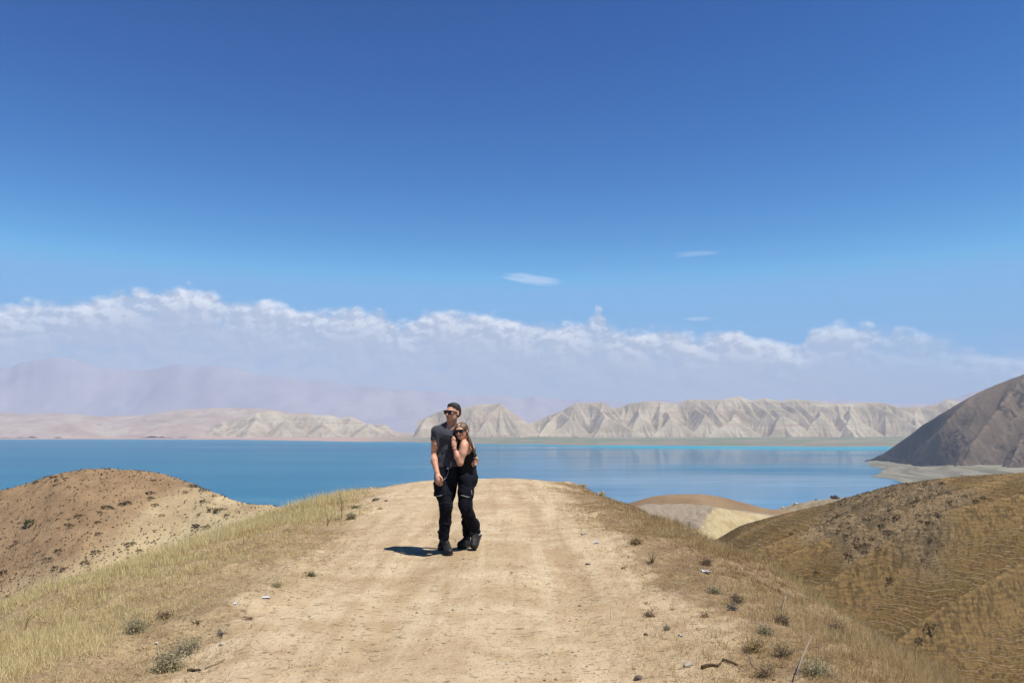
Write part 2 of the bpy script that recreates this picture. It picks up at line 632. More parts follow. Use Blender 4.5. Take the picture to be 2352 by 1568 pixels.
v2 = t.voro(p, 2.6)
c = t.mix(t.ramp(v2.outputs['Distance'], 0.04, 0.16, 0.7, 0), c, (0.58, 0.52, 0.44))
t.out(c, 0.95, t.bump(t.noise(p, 4, 5, 0.7), 0.7, 0.18), 0.1)
grid_obj("hill", X, Y, Z, m_lh)

# --- grassy hill to the right, ribbed with spurs and sheep terraces
sky_r = [(1150, 1760), (1300, 1560), (1420, 1420), (1500, 1335), (1570, 1280), (1640, 1242), (1700, 1207), (1760, 1190), (1800, 1180), (1850, 1168), (1900, 1157), (1960, 1138), (2000, 1128),
         (2060, 1114), (2130, 1102), (2200, 1094), (2300, 1088), (2352, 1085), (2500, 1080), (2700, 1085), (3100, 1110), (3400, 1150)]
X, Y, Z, dn, df = hill_grid(sky_r, lambda u: 117 - 6 * sstep(1900, 2500, u), (1200, 3400), 540, 72, 220, 0.23,
                            lambda T, dn: 0.33 * T + 0.36, 5.0, 0.62, 15)
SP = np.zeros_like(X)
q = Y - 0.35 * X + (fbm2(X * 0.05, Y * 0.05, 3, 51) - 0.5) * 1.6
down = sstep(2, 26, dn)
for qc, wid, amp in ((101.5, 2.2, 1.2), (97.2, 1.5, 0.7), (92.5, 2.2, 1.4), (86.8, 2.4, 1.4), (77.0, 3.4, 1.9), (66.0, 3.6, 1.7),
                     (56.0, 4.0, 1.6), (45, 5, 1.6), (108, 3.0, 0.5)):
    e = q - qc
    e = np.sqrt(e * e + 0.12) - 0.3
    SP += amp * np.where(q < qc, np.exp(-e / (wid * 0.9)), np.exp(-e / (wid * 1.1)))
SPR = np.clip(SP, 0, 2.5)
Z = Z + (SP - 0.55) * sstep(0.5, 24, dn) * 4.4 + (fbm2(X * 0.05, Y * 0.05, 3, 52) - 0.5) * 2.0 * down
cont = Z + (fbm2(X * 0.13, Y * 0.13, 4, 53) - 0.5) * 1.5 + (fbm2(X * 0.8, Y * 0.8, 3, 153) - 0.5) * 0.22 + 0.10 * X
lane = fbm2(X * 0.10, Y * 0.10, 3, 54)
tread = np.zeros_like(X)
for per, sd, k in ((0.50, 0, 1.0), (0.81, 3, 0.8)):
    ph = cont / per + sd * 0.37 + (fbm2(X * 0.3, Y * 0.3, 2, 154 + sd) - 0.5) * (0.7 if sd else 0.0)
    fr = ph - np.floor(ph)
    seg = sstep(0.30, 0.52, fbm2(X * 0.16 + 13 * np.floor(ph), Y * 0.07 + 7.7 * np.floor(ph), 2, 55 + sd))
    ln = np.exp(-((fr - 0.5) / 0.11) ** 2) * seg * k
    tread = np.maximum(tread, ln)
    if sd == 0:
        Z = Z + 0.09 * (fr - 0.5) * sstep(3, 12, dn) * (0.3 + 0.7 * seg)
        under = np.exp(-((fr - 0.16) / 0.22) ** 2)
tread = sstep(0.40, 0.56, lane) * sstep(3, 12, dn) - 0.2
tuft = fbm2(X * 3.2, Y * 4.0, 3, 56, 0.65)
bare = np.exp(-((X - 50) / 15.0) ** 2 - ((Y - 0.35 * X - 87) / 12.0) ** 2)
bare = sstep(0.30, 0.62, bare + (fbm2(X * 0.11, Y * 0.11, 4, 58, 0.6) - 0.5) * 1.2)
clump = sstep(0.50, 0.62, fbm2(X * 0.75, Y * 0.9, 4, 59, 0.6)) * bare
Z = Z + (tuft - 0.5) * 0.30 * sstep(2, 8, dn) + 0.22 * clump
RH = (X, Y, Z)
m_rh, t = new_mat("grassy_slope")
p = t.pos()
tr = t.attr('tread')
ba = t.attr('bare')
spur = t.attr('spur')
tf = t.attr('tuft')
cl = t.attr('clump')
un = t.attr('under')
pn = t.noise(p, 0.10, 5, 0.6)
fine = t.noise(p, 3.6, 5, 0.75)
g = t.mix(t.ramp(pn, 0.35, 0.65), (0.132, 0.083, 0.031), (0.178, 0.113, 0.044))
g = t.mix(t.ramp(t.noise(p, 0.22, 3, 0.5), 0.55, 0.7, 0, 0.5), g, (0.130, 0.105, 0.040))
g = t.mix(t.ramp(spur, 0.85, 1.5, 0, 0.9), g, (0.285, 0.185, 0.078))  # highlight along the spur crests, put into the colour
g = t.mix(t.ramp(spur, 0.80, 0.35, 0, 0.75), g, (0.062, 0.046, 0.024))  # gullies darkened: scrub, plus shade of the folds put into the colour
g = t.mix(t.math('MULTIPLY', un, 0.35), g, (0.075, 0.052, 0.026))  # shadow band below each tread painted in, along with its riser tufts
g = t.mix(t.ramp(tf, 0.48, 0.66, 0, 0.55), g, (0.066, 0.047, 0.023))
g = t.mix(t.ramp(fine, 0.50, 0.70, 0, 0.6), g, (0.075, 0.054, 0.026))
g = t.mix(t.ramp(fine, 0.45, 0.28, 0, 0.5), g, (0.27, 0.195, 0.090))
b = t.mix(t.ramp(fine, 0.35, 0.65), (0.330, 0.250, 0.160), (0.190, 0.140, 0.088))
b = t.mix(t.ramp(tf, 0.50, 0.60, 0, 0.4), b, (0.060, 0.044, 0.028))
g = t.mix(t.math('MULTIPLY', ba, 0.6), g, b)
g = t.mix(t.math('MULTIPLY', cl, 0.5), g, (0.046, 0.040, 0.026))
sx_, sy_, sz_ = t.sep(p)
lines = None
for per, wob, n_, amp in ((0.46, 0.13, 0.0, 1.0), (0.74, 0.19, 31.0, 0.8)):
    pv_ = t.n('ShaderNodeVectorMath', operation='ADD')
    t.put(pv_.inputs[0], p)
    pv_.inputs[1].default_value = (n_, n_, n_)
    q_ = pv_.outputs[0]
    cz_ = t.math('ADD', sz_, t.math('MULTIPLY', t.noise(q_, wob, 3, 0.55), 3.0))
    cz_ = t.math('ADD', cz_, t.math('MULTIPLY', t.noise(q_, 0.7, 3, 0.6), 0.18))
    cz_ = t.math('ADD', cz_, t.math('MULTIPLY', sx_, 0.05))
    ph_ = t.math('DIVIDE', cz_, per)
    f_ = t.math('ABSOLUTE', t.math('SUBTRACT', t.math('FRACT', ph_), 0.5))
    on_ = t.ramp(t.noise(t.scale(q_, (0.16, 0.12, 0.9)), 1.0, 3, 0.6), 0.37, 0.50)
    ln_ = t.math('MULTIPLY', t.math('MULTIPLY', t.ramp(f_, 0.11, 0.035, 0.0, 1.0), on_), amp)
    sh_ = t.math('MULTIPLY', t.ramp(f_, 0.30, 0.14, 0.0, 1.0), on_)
    g = t.mix(t.math('MULTIPLY', sh_, 0.30), g, (0.060, 0.043, 0.022))  # dark band flanking each terrace line, shade put into the colour
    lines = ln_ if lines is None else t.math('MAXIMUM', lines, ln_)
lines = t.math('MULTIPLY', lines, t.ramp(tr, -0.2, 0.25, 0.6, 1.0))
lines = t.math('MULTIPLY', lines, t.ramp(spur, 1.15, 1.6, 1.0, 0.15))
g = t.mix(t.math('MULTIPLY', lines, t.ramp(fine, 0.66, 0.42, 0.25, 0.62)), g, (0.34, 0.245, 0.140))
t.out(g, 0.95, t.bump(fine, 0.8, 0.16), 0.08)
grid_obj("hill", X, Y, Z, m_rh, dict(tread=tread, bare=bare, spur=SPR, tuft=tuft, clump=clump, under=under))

# --- low brown hill by the water, right of the track
sky_b = [(1000, 1400), (1150, 1300), (1300, 1220), (1400, 1172), (1465, 1149), (1500, 1141), (1540, 1136), (1600, 1134), (1650, 1140), (1700, 1153),
         (1760, 1169), (1800, 1173), (1900, 1178), (2100, 1190), (2300, 1230)]
X, Y, Z, dn, df = hill_grid(sky_b, 255, (1050, 2150), 230, 110, 330, 1.0, 0.42, 16, 0.5, 9)
Z = Z + (fbm2(X * 0.03, Y * 0.03, 4, 61) - 0.5) * 3 * sstep(0, 30, dn + df) + (fbm2(X * 0.25, Y * 0.25, 3, 62) - 0.5) * 0.5
m_bh, t = new_mat("brown_slope")
p = t.pos()
c = t.mix(t.ramp(t.noise(p, 0.09, 5, 0.6), 0.3, 0.7), (0.205, 0.138, 0.078), (0.275, 0.190, 0.108))
c = t.mix(t.ramp(t.noise(p, 0.9, 5, 0.7), 0.55, 0.75, 0, 0.5), c, (0.16, 0.115, 0.07))
t.out(c, 0.95, t.bump(t.noise(p, 0.9, 5, 0.7), 0.5, 0.6), 0.1)
grid_obj("hill", X, Y, Z, m_bh)

# --- grey gravel hill with the yellow cut face in front of it
sky_g = [(1000, 1560), (1150, 1390), (1270, 1280), (1380, 1205), (1440, 1168), (1480, 1158), (1530, 1158), (1580, 1157), (1620, 1160), (1650, 1166), (1700, 1172), (1760, 1179),
         (1800, 1184), (1850, 1200), (1950, 1260), (2100, 1330)]
X, Y, Z, dn, df = hill_grid(sky_g, lambda u: 172 + 0 * u, (1050, 2050), 290, 62, 150, 0.42, 0.52, 5, 0.5, 9)
# a pyramid-shaped shoulder stands forward of the crest, with a gully to its right
ap = P(1640, 1165, 168.0)
ft = P(1590, 1246, 140.0)
ax = np.array([ft[0] - ap[0], ft[1] - ap[1]])
L2 = (ax ** 2).sum()
s = np.clip(((X - ap[0]) * ax[0] + (Y - ap[1]) * ax[1]) / L2, 0, 1.6)
ex = X - ap[0] - s * ax[0]
ey = Y - ap[1] - s * ax[1]
ds_ = np.hypot(ex, ey)
ds_ = np.sqrt(ds_ ** 2 + 9) - 3 + (fbm2(X * .25, Y * .25, 3, 67) - 0.5) * 2.2
rib = (np.abs(((ds_ * 0.0 + s * 9 + fbm2(X * .2, Y * .2, 2, 66) * 2) % 1) - 0.5)) * 0.9
spz = ap[2] - 0.8 - s * (ap[2] - ft[2]) - 0.72 * ds_ - rib * sstep(0.5, 4, ds_) * 0.5
kk = 3.5
hh = np.clip(0.5 + 0.5 * (spz - Z) / kk, 0, 1)
Zs = Z * (1 - hh) + spz * hh + kk * hh * (1 - hh)
yel = sstep(-0.2, 0.8, (spz - Z)) * sstep(-2.5, 0.8, ex)
yel2 = sstep(1615, 1700, 1176 + F_D * X / Y) * sstep(0.5, 2.0, dn)
gl1 = P(1655, 1166, 167.0)
gl2 = P(1700, 1205, 150.0)
gk = np.clip(((X - gl1[0]) * (gl2[0] - gl1[0]) + (Y - gl1[1]) * (gl2[1] - gl1[1])) / ((gl2[0] - gl1[0]) ** 2 + (gl2[1] - gl1[1]) ** 2), 0, 1)
gd = np.hypot(X - gl1[0] - gk * (gl2[0] - gl1[0]) + (fbm2(X * .3, Y * .3, 2, 68) - 0.5) * 2, Y - gl1[1] - gk * (gl2[1] - gl1[1]))
Zs = Zs - 1.5 * np.exp(-(gd / 1.6) ** 2) * sstep(0, 0.3, gk) - 0.5 * (np.abs(((X * 0.45 + fbm2(X * .2, Y * .2, 3, 69) * 3) % 1) - 0.5)) * sstep(1, 6, dn)
Z = Zs + (fbm2(X * 0.08, Y * 0.08, 4, 64) - 0.5) * 1.2 * sstep(1, 14, dn + df) + (fbm2(X * 0.6, Y * 0.6, 3, 65) - 0.5) * 0.4
m_gh, t = new_mat("gravel_slope")
p = t.pos()
ye = t.attr('yellow')
gr = t.mix(t.ramp(t.noise(p, 2.6, 5, 0.75), 0.35, 0.65), (0.225, 0.180, 0.130), (0.335, 0.275, 0.205))
yl = t.mix(t.ramp(t.noise(p, 0.35, 5, 0.65), 0.3, 0.7), (0.385, 0.305, 0.165), (0.47, 0.385, 0.225))
ym = t.math('ADD', ye, t.math('MULTIPLY', t.math('SUBTRACT', t.noise(p, 0.45, 6, 0.75), 0.5), 1.1))
yl = t.mix(t.ramp(t.noise(t.scale(p, (1.6, 0.5, 0.5)), 1.0, 5, 0.7), 0.5, 0.66, 0, 0.55), yl, (0.28, 0.22, 0.125))
t.out(t.mix(t.ramp(ym, 0.3, 0.7), gr, yl), 0.95, t.bump(t.noise(p, 1.8, 5, 0.7), 0.6, 0.3), 0.1)
grid_obj("hill", X, Y, Z, m_gh, dict(yellow=np.clip(yel + yel2, 0, 1)))

# --- stony spit running down to the water
sky_s = [(1600, 1215), (1700, 1190), (1755, 1175), (1786, 1169), (1830, 1157), (1865, 1151), (1890, 1147), (1915, 1144), (1945, 1143), (2000, 1138), (2200, 1110), (2500, 1090)]
X, Y, Z, dn, df = hill_grid(sky_s, 330, (1650, 2250), 220, 90, 380, 1.2, 0.5, 12, 0.55, 5)
Z = Z + (fbm2(X * 0.1, Y * 0.1, 5, 71, 0.6) - 0.5) * 3.0 * sstep(0, 14, dn + df) + (fbm2(X * 0.8, Y * 0.8, 3, 72) - 0.5) * 0.8
m_sp, t = new_mat("stony_slope")
p = t.pos()
c = t.mix(t.ramp(t.noise(p, 0.25, 6, 0.75), 0.35, 0.65), (0.20, 0.155, 0.10), (0.40, 0.33, 0.24))
c = t.mix(t.ramp(t.noise(p, 0.07, 4, 0.6), 0.5, 0.7, 0, 0.6), c, (0.24, 0.20, 0.11))
t.out(c, 0.95, t.bump(t.noise(p, 0.6, 5, 0.7), 0.8, 1.0), 0.1)
grid_obj("hill", X, Y, Z, m_sp)
SPIT = (X, Y, Z)

# ================================================================== lake
LAKE = -110.0
m_w, t = new_mat("lake_water")
p = t.pos()
px_, py_, pz_ = t.sep(p)
st = t.noise(t.scale(p, (0.00045, 0.0030, 1)), 1.0, 5, 0.6, 0.8)
st2 = t.noise(t.scale(p, (0.0016, 0.012, 1)), 1.0, 5, 0.65, 0.4)
calm = t.math('ADD', t.ramp(st, 0.56, 0.66), t.math('MULTIPLY', t.ramp(st2, 0.58, 0.72), 0.5), clamp=True)
shore = t.attr('shallow')
deep = t.mix(t.ramp(st, 0.3, 0.7), (0.004, 0.090, 0.170), (0.008, 0.112, 0.190))
wc = t.mix(shore, deep, (0.010, 0.215, 0.290))
wav = t.math('ADD', t.noise(t.scale(p, (0.35, 0.5, 1)), 1.0, 4, 0.6), t.math('MULTIPLY', t.noise(t.scale(p, (1.4, 2.0, 1)), 1.0, 3, 0.6), 0.35))
rgh = t.mixf(calm, 0.13, 0.09)
nb = t.n('ShaderNodeBump')
t.put(nb.inputs['Height'], wav)
nb.inputs['Distance'].default_value = 1.0
# wind-ruffled water mirrors only part of the grazing light; the sheltered right-hand bay lies calmer
bay = t.math('MULTIPLY', t.ramp(px_, -420, 260), t.ramp(t.noise(t.scale(p, (0.0008, 0.0022, 1)), 1.0, 3, 0.5), 0.32, 0.55))
t.put(nb.inputs['Strength'], t.mixf(bay, t.mixf(calm, 0.10, 0.05), 0.015))
fr_ = t.n('ShaderNodeFresnel')
fr_.inputs['IOR'].default_value = 1.33
cap = t.math('ADD', t.mixf(bay, 0.13, 0.46), t.math('MULTIPLY', calm, 0.10))
cap = t.math('MULTIPLY', cap, t.ramp(shore, 0.2, 0.9, 1.0, 0.35))
fac = t.math('MINIMUM', fr_.outputs[0], cap)
df_ = t.n('ShaderNodeBsdfDiffuse')
t.put(df_.inputs['Color'], wc)
gl_ = t.n('ShaderNodeBsdfGlossy')
gl_.inputs['Color'].default_value = (1, 1, 1, 1)
t.put(gl_.inputs['Roughness'], t.mixf(bay, 0.16, 0.075))
t.put(gl_.inputs['Normal'], nb.outputs[0])
mx_ = t.n('ShaderNodeMixShader')
t.put(mx_.inputs[0], fac)
t.t.links.new(df_.outputs[0], mx_.inputs[1])
t.t.links.new(gl_.outputs[0], mx_.inputs[2])
ow_ = t.n('ShaderNodeOutputMaterial')
t.t.links.new(mx_.outputs[0], ow_.inputs[0])


def shore_y(x):
    """distance of the far shore, from the photograph's waterline"""
    u = np.linspace(-1500, 3800, 800)
    v = trace([(-1500, 1007), (400, 1008.5), (620, 1010), (700, 1012), (900, 1014), (1090, 1018), (1176, 1020), (1235, 1019), (1300, 1021.5), (1500, 1023),
               (1700, 1024.5), (2060, 1025), (3800, 1026)], u)
    rx, ry, rz = ray(u, v)
    y = (LAKE - EYE) / (rz / ry)
    xs = rx / ry * y
    return np.interp(x, xs, y)


wx = np.concatenate([np.linspace(-9000, -2500, 20), np.linspace(-2400, 3000, 100), np.linspace(3100, 9000, 20)])
wf = np.concatenate([np.linspace(0, 0.9, 40), np.linspace(0.905, 1.06, 60)])
WX, WF = np.meshgrid(wx, wf)
WSY = shore_y(WX)
WY = 40 + WF * (WSY - 40)
sh = sstep(520, 60, WSY - WY) * (0.30 + 0.70 * sstep(-300, 700, WX)) + 0.35 * sstep(900, 100, WSY - WY) * sstep(0, 900, WX)
grid_obj("lake", WX, WY, np.full_like(WX, LAKE), m_w, dict(shallow=np.clip(sh, 0, 1)))

# ================================================================== far shore plain
fx = np.concatenate([np.linspace(-14000, -2700, 40), np.linspace(-2600, 3200, 260), np.linspace(3300, 14000, 40)])
ff = np.concatenate([np.linspace(-0.02, 0.3, 60), np.linspace(0.32, 1.0, 30), np.geomspace(1.05, 4.5, 20)])
FX, FF = np.meshgrid(fx, ff)
FSY = shore_y(FX) + (fbm2(FX * 0.004, 0 * FX + 3, 4, 81) - 0.5) * 130 + (fbm2(FX * 0.02, 0 * FX + 9, 3, 82) - 0.5) * 40
FY = FSY + FF * 2200
fd = FY - FSY
FZ = LAKE + np.clip(fd, -60, 0) * 0.06 + 3.5 * sstep(0, 500, fd) + 4.0 * sstep(200, 1600, fd) + (fbm2(FX * 0.006, FY * 0.006, 4, 83) - 0.45) * 3.0 * sstep(10, 200, fd)
m_pl, t = new_mat("far_plain")
p = t.pos()
px_, py_, pz_ = t.sep(p)
n1 = t.noise(t.scale(p, (0.0016, 0.006, 1)), 1.0, 5, 0.6)
n2 = t.noise(t.scale(p, (0.004, 0.012, 1)), 1.0, 4, 0.6)
c = t.mix(t.ramp(n1, 0.35, 0.65), (0.215, 0.165, 0.115), (0.33, 0.27, 0.19))
c = t.mix(t.math('MULTIPLY', t.ramp(n2, 0.42, 0.56, 0, 0.9), t.ramp(px_, -1200, -600)), c, (0.115, 0.170, 0.075))
c = t.mix(t.ramp(t.attr('inland'), 0.0, 60, 0.75, 0.0), c, (0.40, 0.335, 0.27))
redd = t.math('MULTIPLY', t.ramp(t.attr('inland'), 30, 420, 1, 0), t.ramp(n1, 0.40, 0.6, 0, 0.65))
c = t.mix(redd, c, (0.255, 0.130, 0.085))
c = t.mix(t.ramp(px_, -900, -300, 0.85, 0), c, (0.46, 0.30, 0.22))
t.out(c, 0.95, None, 0.1)
grid_obj("far_shore", FX, FY, FZ, m_pl, dict(inland=fd))


# ================================================================== badland ranges
def ridge_field(X, Y, segs, slope, wavelen, gamp, seed):
    """height above everything as the highest of many sloping ridges, with gullies running down their flanks"""
    Z = np.full(X.shape, -1e9)
    G = np.zeros(X.shape)
    for k, (a, b) in enumerate(segs):
        a, b = np.array(a, float), np.array(b, float)
        hmax = max(a[2], b[2]) - (LAKE - 6)
        rad = hmax / slope * 1.35 + 30
        m = (X > min(a[0], b[0]) - rad) & (X < max(a[0], b[0]) + rad) & (Y > min(a[1], b[1]) - rad) & (Y < max(a[1], b[1]) + rad)
        if not m.any():
            continue
        x, y = X[m], Y[m]
        ab = b[:2] - a[:2]
        L = math.hypot(*ab) + 1e-6
        tt = ((x - a[0]) * ab[0] + (y - a[1]) * ab[1]) / L ** 2
        tc = np.clip(tt, 0, 1)
        ex, ey = x - a[0] - tc * ab[0], y - a[1] - tc * ab[1]
        d = np.hypot(ex, ey)
        ang = np.arctan2(ey, ex)
        side = np.sign(ex * ab[1] - ey * ab[0])
        par = tc * L + np.where((tt < 0) | (tt > 1), 1.0, 0) * ang * 90 + side * 333.3 + k * 71.7
        par = par + (fbm2(x * 0.012, y * 0.012, 2, seed + 3) - 0.5) * wavelen * 1.3
        r1 = np.abs(((par / wavelen) % 1) - 0.5) * 2
        r2 = np.abs(((par / (wavelen * 0.41) + 0.3) % 1) - 0.5) * 2
        hh = a[2] + (b[2] - a[2]) * tc
        fall = slope * d * (1.0 - 0.00035 * np.minimum(d, 500))
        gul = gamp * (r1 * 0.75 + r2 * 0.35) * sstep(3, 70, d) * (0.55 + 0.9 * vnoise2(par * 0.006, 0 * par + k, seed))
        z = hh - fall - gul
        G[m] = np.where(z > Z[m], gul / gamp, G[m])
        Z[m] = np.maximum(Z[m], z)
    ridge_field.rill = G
    return Z


def crest_segs(line, y, seed, spur=True, reach=(200, 330), base=-98):
    r = random.Random(seed)
    pts = [PS(u, v, yy) for (u, v, yy) in [(q + (y,) if len(q) == 2 else q) for q in line]]
    segs = []
    for a, b in zip(pts[:-1], pts[1:]):
        segs.append((a, b))
    if spur:
        for k, a in enumerate(pts):
            for j in range(2 if r.random() < 0.45 else 1):
                dx = r.choice((-1, 1)) * r.uniform(40, 260)
                L = r.uniform(*reach) * r.choice((0.55, 0.8, 1.0, 1.25))
                mid = np.array([a[0] + dx * 0.45, a[1] - L * 0.45, a[2] - (a[2] - base) * r.uniform(0.22, 0.55)])
                end = np.array([a[0] + dx, a[1] - L, base + r.uniform(-4, 14)])
                segs.append((a, mid))
                segs.append((mid, end))
    return segs


m_bad, t = new_mat("pale_badland")
p = t.pos()
px_, py_, pz_ = t.sep(p)
strata = t.noise(t.scale(p, (0.0012, 0.0012, 0.06)), 1.0, 4, 0.6, 0.5)
pat = t.noise(p, 0.006, 5, 0.6, 0.3)
c = t.mix(t.ramp(pat, 0.3, 0.7), (0.305, 0.240, 0.150), (0.485, 0.410, 0.285))
c = t.mix(t.ramp(strata, 0.50, 0.66, 0, 0.3), c, (0.58, 0.51, 0.38))
c = t.mix(t.math('MULTIPLY', t.ramp(strata, 0.48, 0.36, 0, 0.6), t.ramp(pat, 0.42, 0.55)), c, (0.35, 0.225, 0.165))
c = t.mix(t.ramp(t.noise(p, 0.03, 5, 0.7), 0.52, 0.70, 0, 0.45), c, (0.25, 0.19, 0.11))
c = t.mix(t.ramp(t.attr('rill'), 0.35, 1.0, 0, 0.36), c, (0.215, 0.175, 0.135))  # rills darkened: darker clay, plus gully shading put into the colour
t.out(c, 0.95, t.bump(t.noise(p, 0.05, 5, 0.7), 0.5, 5.0), 0.08)

R1 = [(1270, 1042), (1300, 1031), (1340, 1014), (1376, 1002), (1403, 983), (1440, 983), (1471, 981), (1498, 996), (1520, 993), (1536, 984), (1580, 978), (1614, 979),
      (1650, 986), (1679, 974), (1712, 976), (1760, 975), (1805, 966), (1833, 977), (1861, 971), (1905, 978), (1938, 973), (1970, 977),
      (2006, 981), (2040, 984), (2074, 985), (2115, 981), (2163, 983), (2190, 994), (2240, 992), (2290, 987), (2312, 973), (2345, 979),
      (2420, 985), (2500, 975), (2600, 980), (2700, 985)]
segs = crest_segs(R1, 4880, 5, True, (260, 420))
for (u, v, y, l, r_) in [(1478, 1017, 4570, 1452, 1566), (1641, 1018, 4580, 1590, 1700), (1788, 1023, 4560, 1725, 1850), (1911, 1012, 4600, 1880, 1985),
                         (2000, 1016, 4580, 1960, 2060), (2080, 1012, 4600, 2050, 2150), (1720, 1010, 4640, 1690, 1760), (1560, 1010, 4640, 1530, 1610),
                         (1395, 1022, 4600, 1340, 1440)]:
    a = PS(u, v, y)
    back = PS(u + random.uniform(-25, 25), v - 14, y + 150)
    segs += [(back, a), (a, PS(l, 1062, y - 110)), (a, PS(r_, 1058, y - 70))]
PYR = [(940, 1050), (968, 1042), (995, 1034), (1030, 1022), (1063, 1009), (1085, 999), (1120, 996), (1150, 991), (1166, 987), (1192, 986), (1221, 983, 4700), (1250, 1004, 4690),
       (1288, 1034, 4680), (1318, 1060, 4660)]
segs += crest_segs(PYR, 4760, 9, True, (120, 230), -100)
a = PS(1221, 983, 4700)
segs += [(a, PS(1190, 1020, 4590)), (PS(1190, 1020, 4590), PS(1165, 1060, 4500)), (a, PS(1262, 1040, 4580)), (a, PS(1222, 1040, 4560))]
bx = np.arange(-560, 3250, 4.8)
by = np.concatenate([np.arange(4330, 4980, 5.6), np.geomspace(4990, 5500, 14)])
BX, BY = np.meshgrid(bx, by)
BXw = BX + (fbm2(BX * 0.01, BY * 0.01, 3, 91) - 0.5) * 26
BYw = BY + (fbm2(BX * 0.01 + 50, BY * 0.01, 3, 92) - 0.5) * 34
BZ = ridge_field(BXw, BYw, segs, 1.05, 34.0, 24.0, 7)
BZ = np.maximum(BZ, -116) + (fbm2(BX * 0.03, BY * 0.03, 3, 93) - 0.5) * 3
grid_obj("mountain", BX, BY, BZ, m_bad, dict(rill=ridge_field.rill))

# pale hills left of the couple, behind them a low pink range
PALE = [(440, 1062), (500, 1045), (545, 1027), (590, 1016), (628, 1007), (666, 1001), (705, 1013), (746, 1007), (775, 1013), (804, 1012), (828, 1020), (853, 1015), (880, 1026),
        (902, 1037), (918, 1036), (936, 1035), (960, 1050), (985, 1065)]
segs = crest_segs(PALE, 4950, 21, True, (160, 330), -100)
for (u, v, y, l, r_) in [(700, 1030, 4750, 660, 760), (600, 1036, 4740, 560, 640), (790, 1036, 4720, 745, 840), (900, 1040, 4640, 860, 960), (520, 1050, 4700, 480, 560)]:
    a = PS(u, v, y)
    segs += [(PS(u, v - 8, y + 120), a), (a, PS(l, 1066, y - 150)), (a, PS(r_, 1066, y - 130))]
bx = np.arange(-2200, -420, 6.5)
by = np.concatenate([np.arange(4420, 5080, 6.5), np.geomspace(5090, 5600, 14)])
BX, BY = np.meshgrid(bx, by)
BXw = BX + (fbm2(BX * 0.01, BY * 0.01, 3, 94) - 0.5) * 40
BYw = BY + (fbm2(BX * 0.01 + 50, BY * 0.01, 3, 95) - 0.5) * 40
BZ = ridge_field(BXw, BYw, segs, 0.60, 40.0, 17.0, 17)
BZ = np.maximum(BZ, -116) + (fbm2(BX * 0.03, BY * 0.03, 3, 96) - 0.5) * 3
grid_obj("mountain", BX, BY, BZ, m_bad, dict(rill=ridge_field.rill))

m_pink, t = new_mat("pink_badland")
p = t.pos()
pat = t.noise(p, 0.004, 6, 0.65, 0.3)
c = t.mix(t.ramp(pat, 0.35, 0.65), (0.345, 0.250, 0.190), (0.42, 0.335, 0.262))
c = t.mix(t.ramp(t.noise(p, 0.0022, 4, 0.6), 0.56, 0.68, 0, 0.7), c, (0.44, 0.375, 0.28))
c = t.mix(t.ramp(t.noise(t.scale(p, (0.009, 0.009, 0.02)), 1.0, 3, 0.55), 0.66, 0.71, 0, 0.8), c, (0.13, 0.155, 0.10))
t.out(c, 0.95, t.bump(t.noise(p, 0.04, 5, 0.7), 0.5, 6.0), 0.08)
PINK = [(-500, 1000), (-250, 1008), (-60, 1003), (0, 1005), (60, 1010), (150, 1008), (230, 1014), (325, 1014), (380, 1008), (421, 1002), (500, 996), (574, 994), (650, 998), (720, 1008), (800, 1024), (900, 1040)]
segs = crest_segs(PINK, 5700, 33, True, (380, 700), -95)
r = random.Random(4)
for k in range(46):
    u = r.uniform(-450, 560)
    y = r.uniform(4800, 5300)
    a = PS(u, r.uniform(1030, 1052), y)
    segs += [(a, a + np.array([r.uniform(-150, 150), -r.uniform(80, 200), -r.uniform(20, 40)])), (a, a + np.array([r.uniform(-120, 160), r.uniform(60, 200), -8]))]
bx = np.concatenate([np.arange(-5600, -3000, 26.0), np.arange(-3000, -350, 11.0)])
by = np.concatenate([np.arange(4500, 5800, 12.0), np.geomspace(5820, 6400, 12)])
BX, BY = np.meshgrid(bx, by)
BXw = BX + (fbm2(BX * 0.006, BY * 0.006, 3, 97) - 0.5) * 70
BYw = BY + (fbm2(BX * 0.006 + 50, BY * 0.006, 3, 98) - 0.5) * 70
BZ = ridge_field(BXw, BYw, segs, 0.24, 60.0, 9.0, 27)
BZ = np.maximum(BZ, -112 + 10 * sstep(4500, 5300, BY)) + (fbm2(BX * 0.012, BY * 0.012, 4, 99) - 0.5) * 10
grid_obj("mountain", BX, BY, BZ, m_pink)

# hazy mountains at the back
m_far, t = new_mat("far_mountain_rock")
p = t.pos()
c = t.mix(t.ramp(t.noise(p, 0.0015, 6, 0.6), 0.3, 0.7), (0.27, 0.27, 0.325), (0.33, 0.315, 0.36))  # rock tone set close to the haze, so haze is partly in the colour
t.out(c, 0.95, None, 0.05)
FARL = [(-900, 860), (-500, 872), (-250, 868), (-60, 862), (0, 851), (60, 833), (130, 820), (175, 828), (230, 846), (330, 850), (420, 838), (500, 843), (560, 852), (650, 868),
        (760, 878), (900, 893), (1060, 905), (1250, 914), (1450, 922), (1600, 924), (1760, 921), (1860, 917), (1940, 918), (2050, 923), (2150, 925),
        (2230, 902), (2330, 884), (2500, 872), (2900, 880)]
u = np.linspace(-700, 2700, 360)
v = trace(FARL, u) + (fbm2(u * 0.02, 0 * u, 5, 101, 0.6) - 0.5) * 16
yc = 7300.0
cz = P(u, v, yc)
dd = np.concatenate([-np.linspace(1700, 0, 80), np.geomspace(20, 900, 12)])
D, T = np.meshgrid(dd, cz[0] / cz[1], indexing='ij')
Y = yc + D
X = T * Y
w = 1 - sstep(0, 1700, -D)
rd = np.abs(fbm2(X * 0.0016, Y * 0.0011, 5, 103, 0.55) - 0.5) * 2
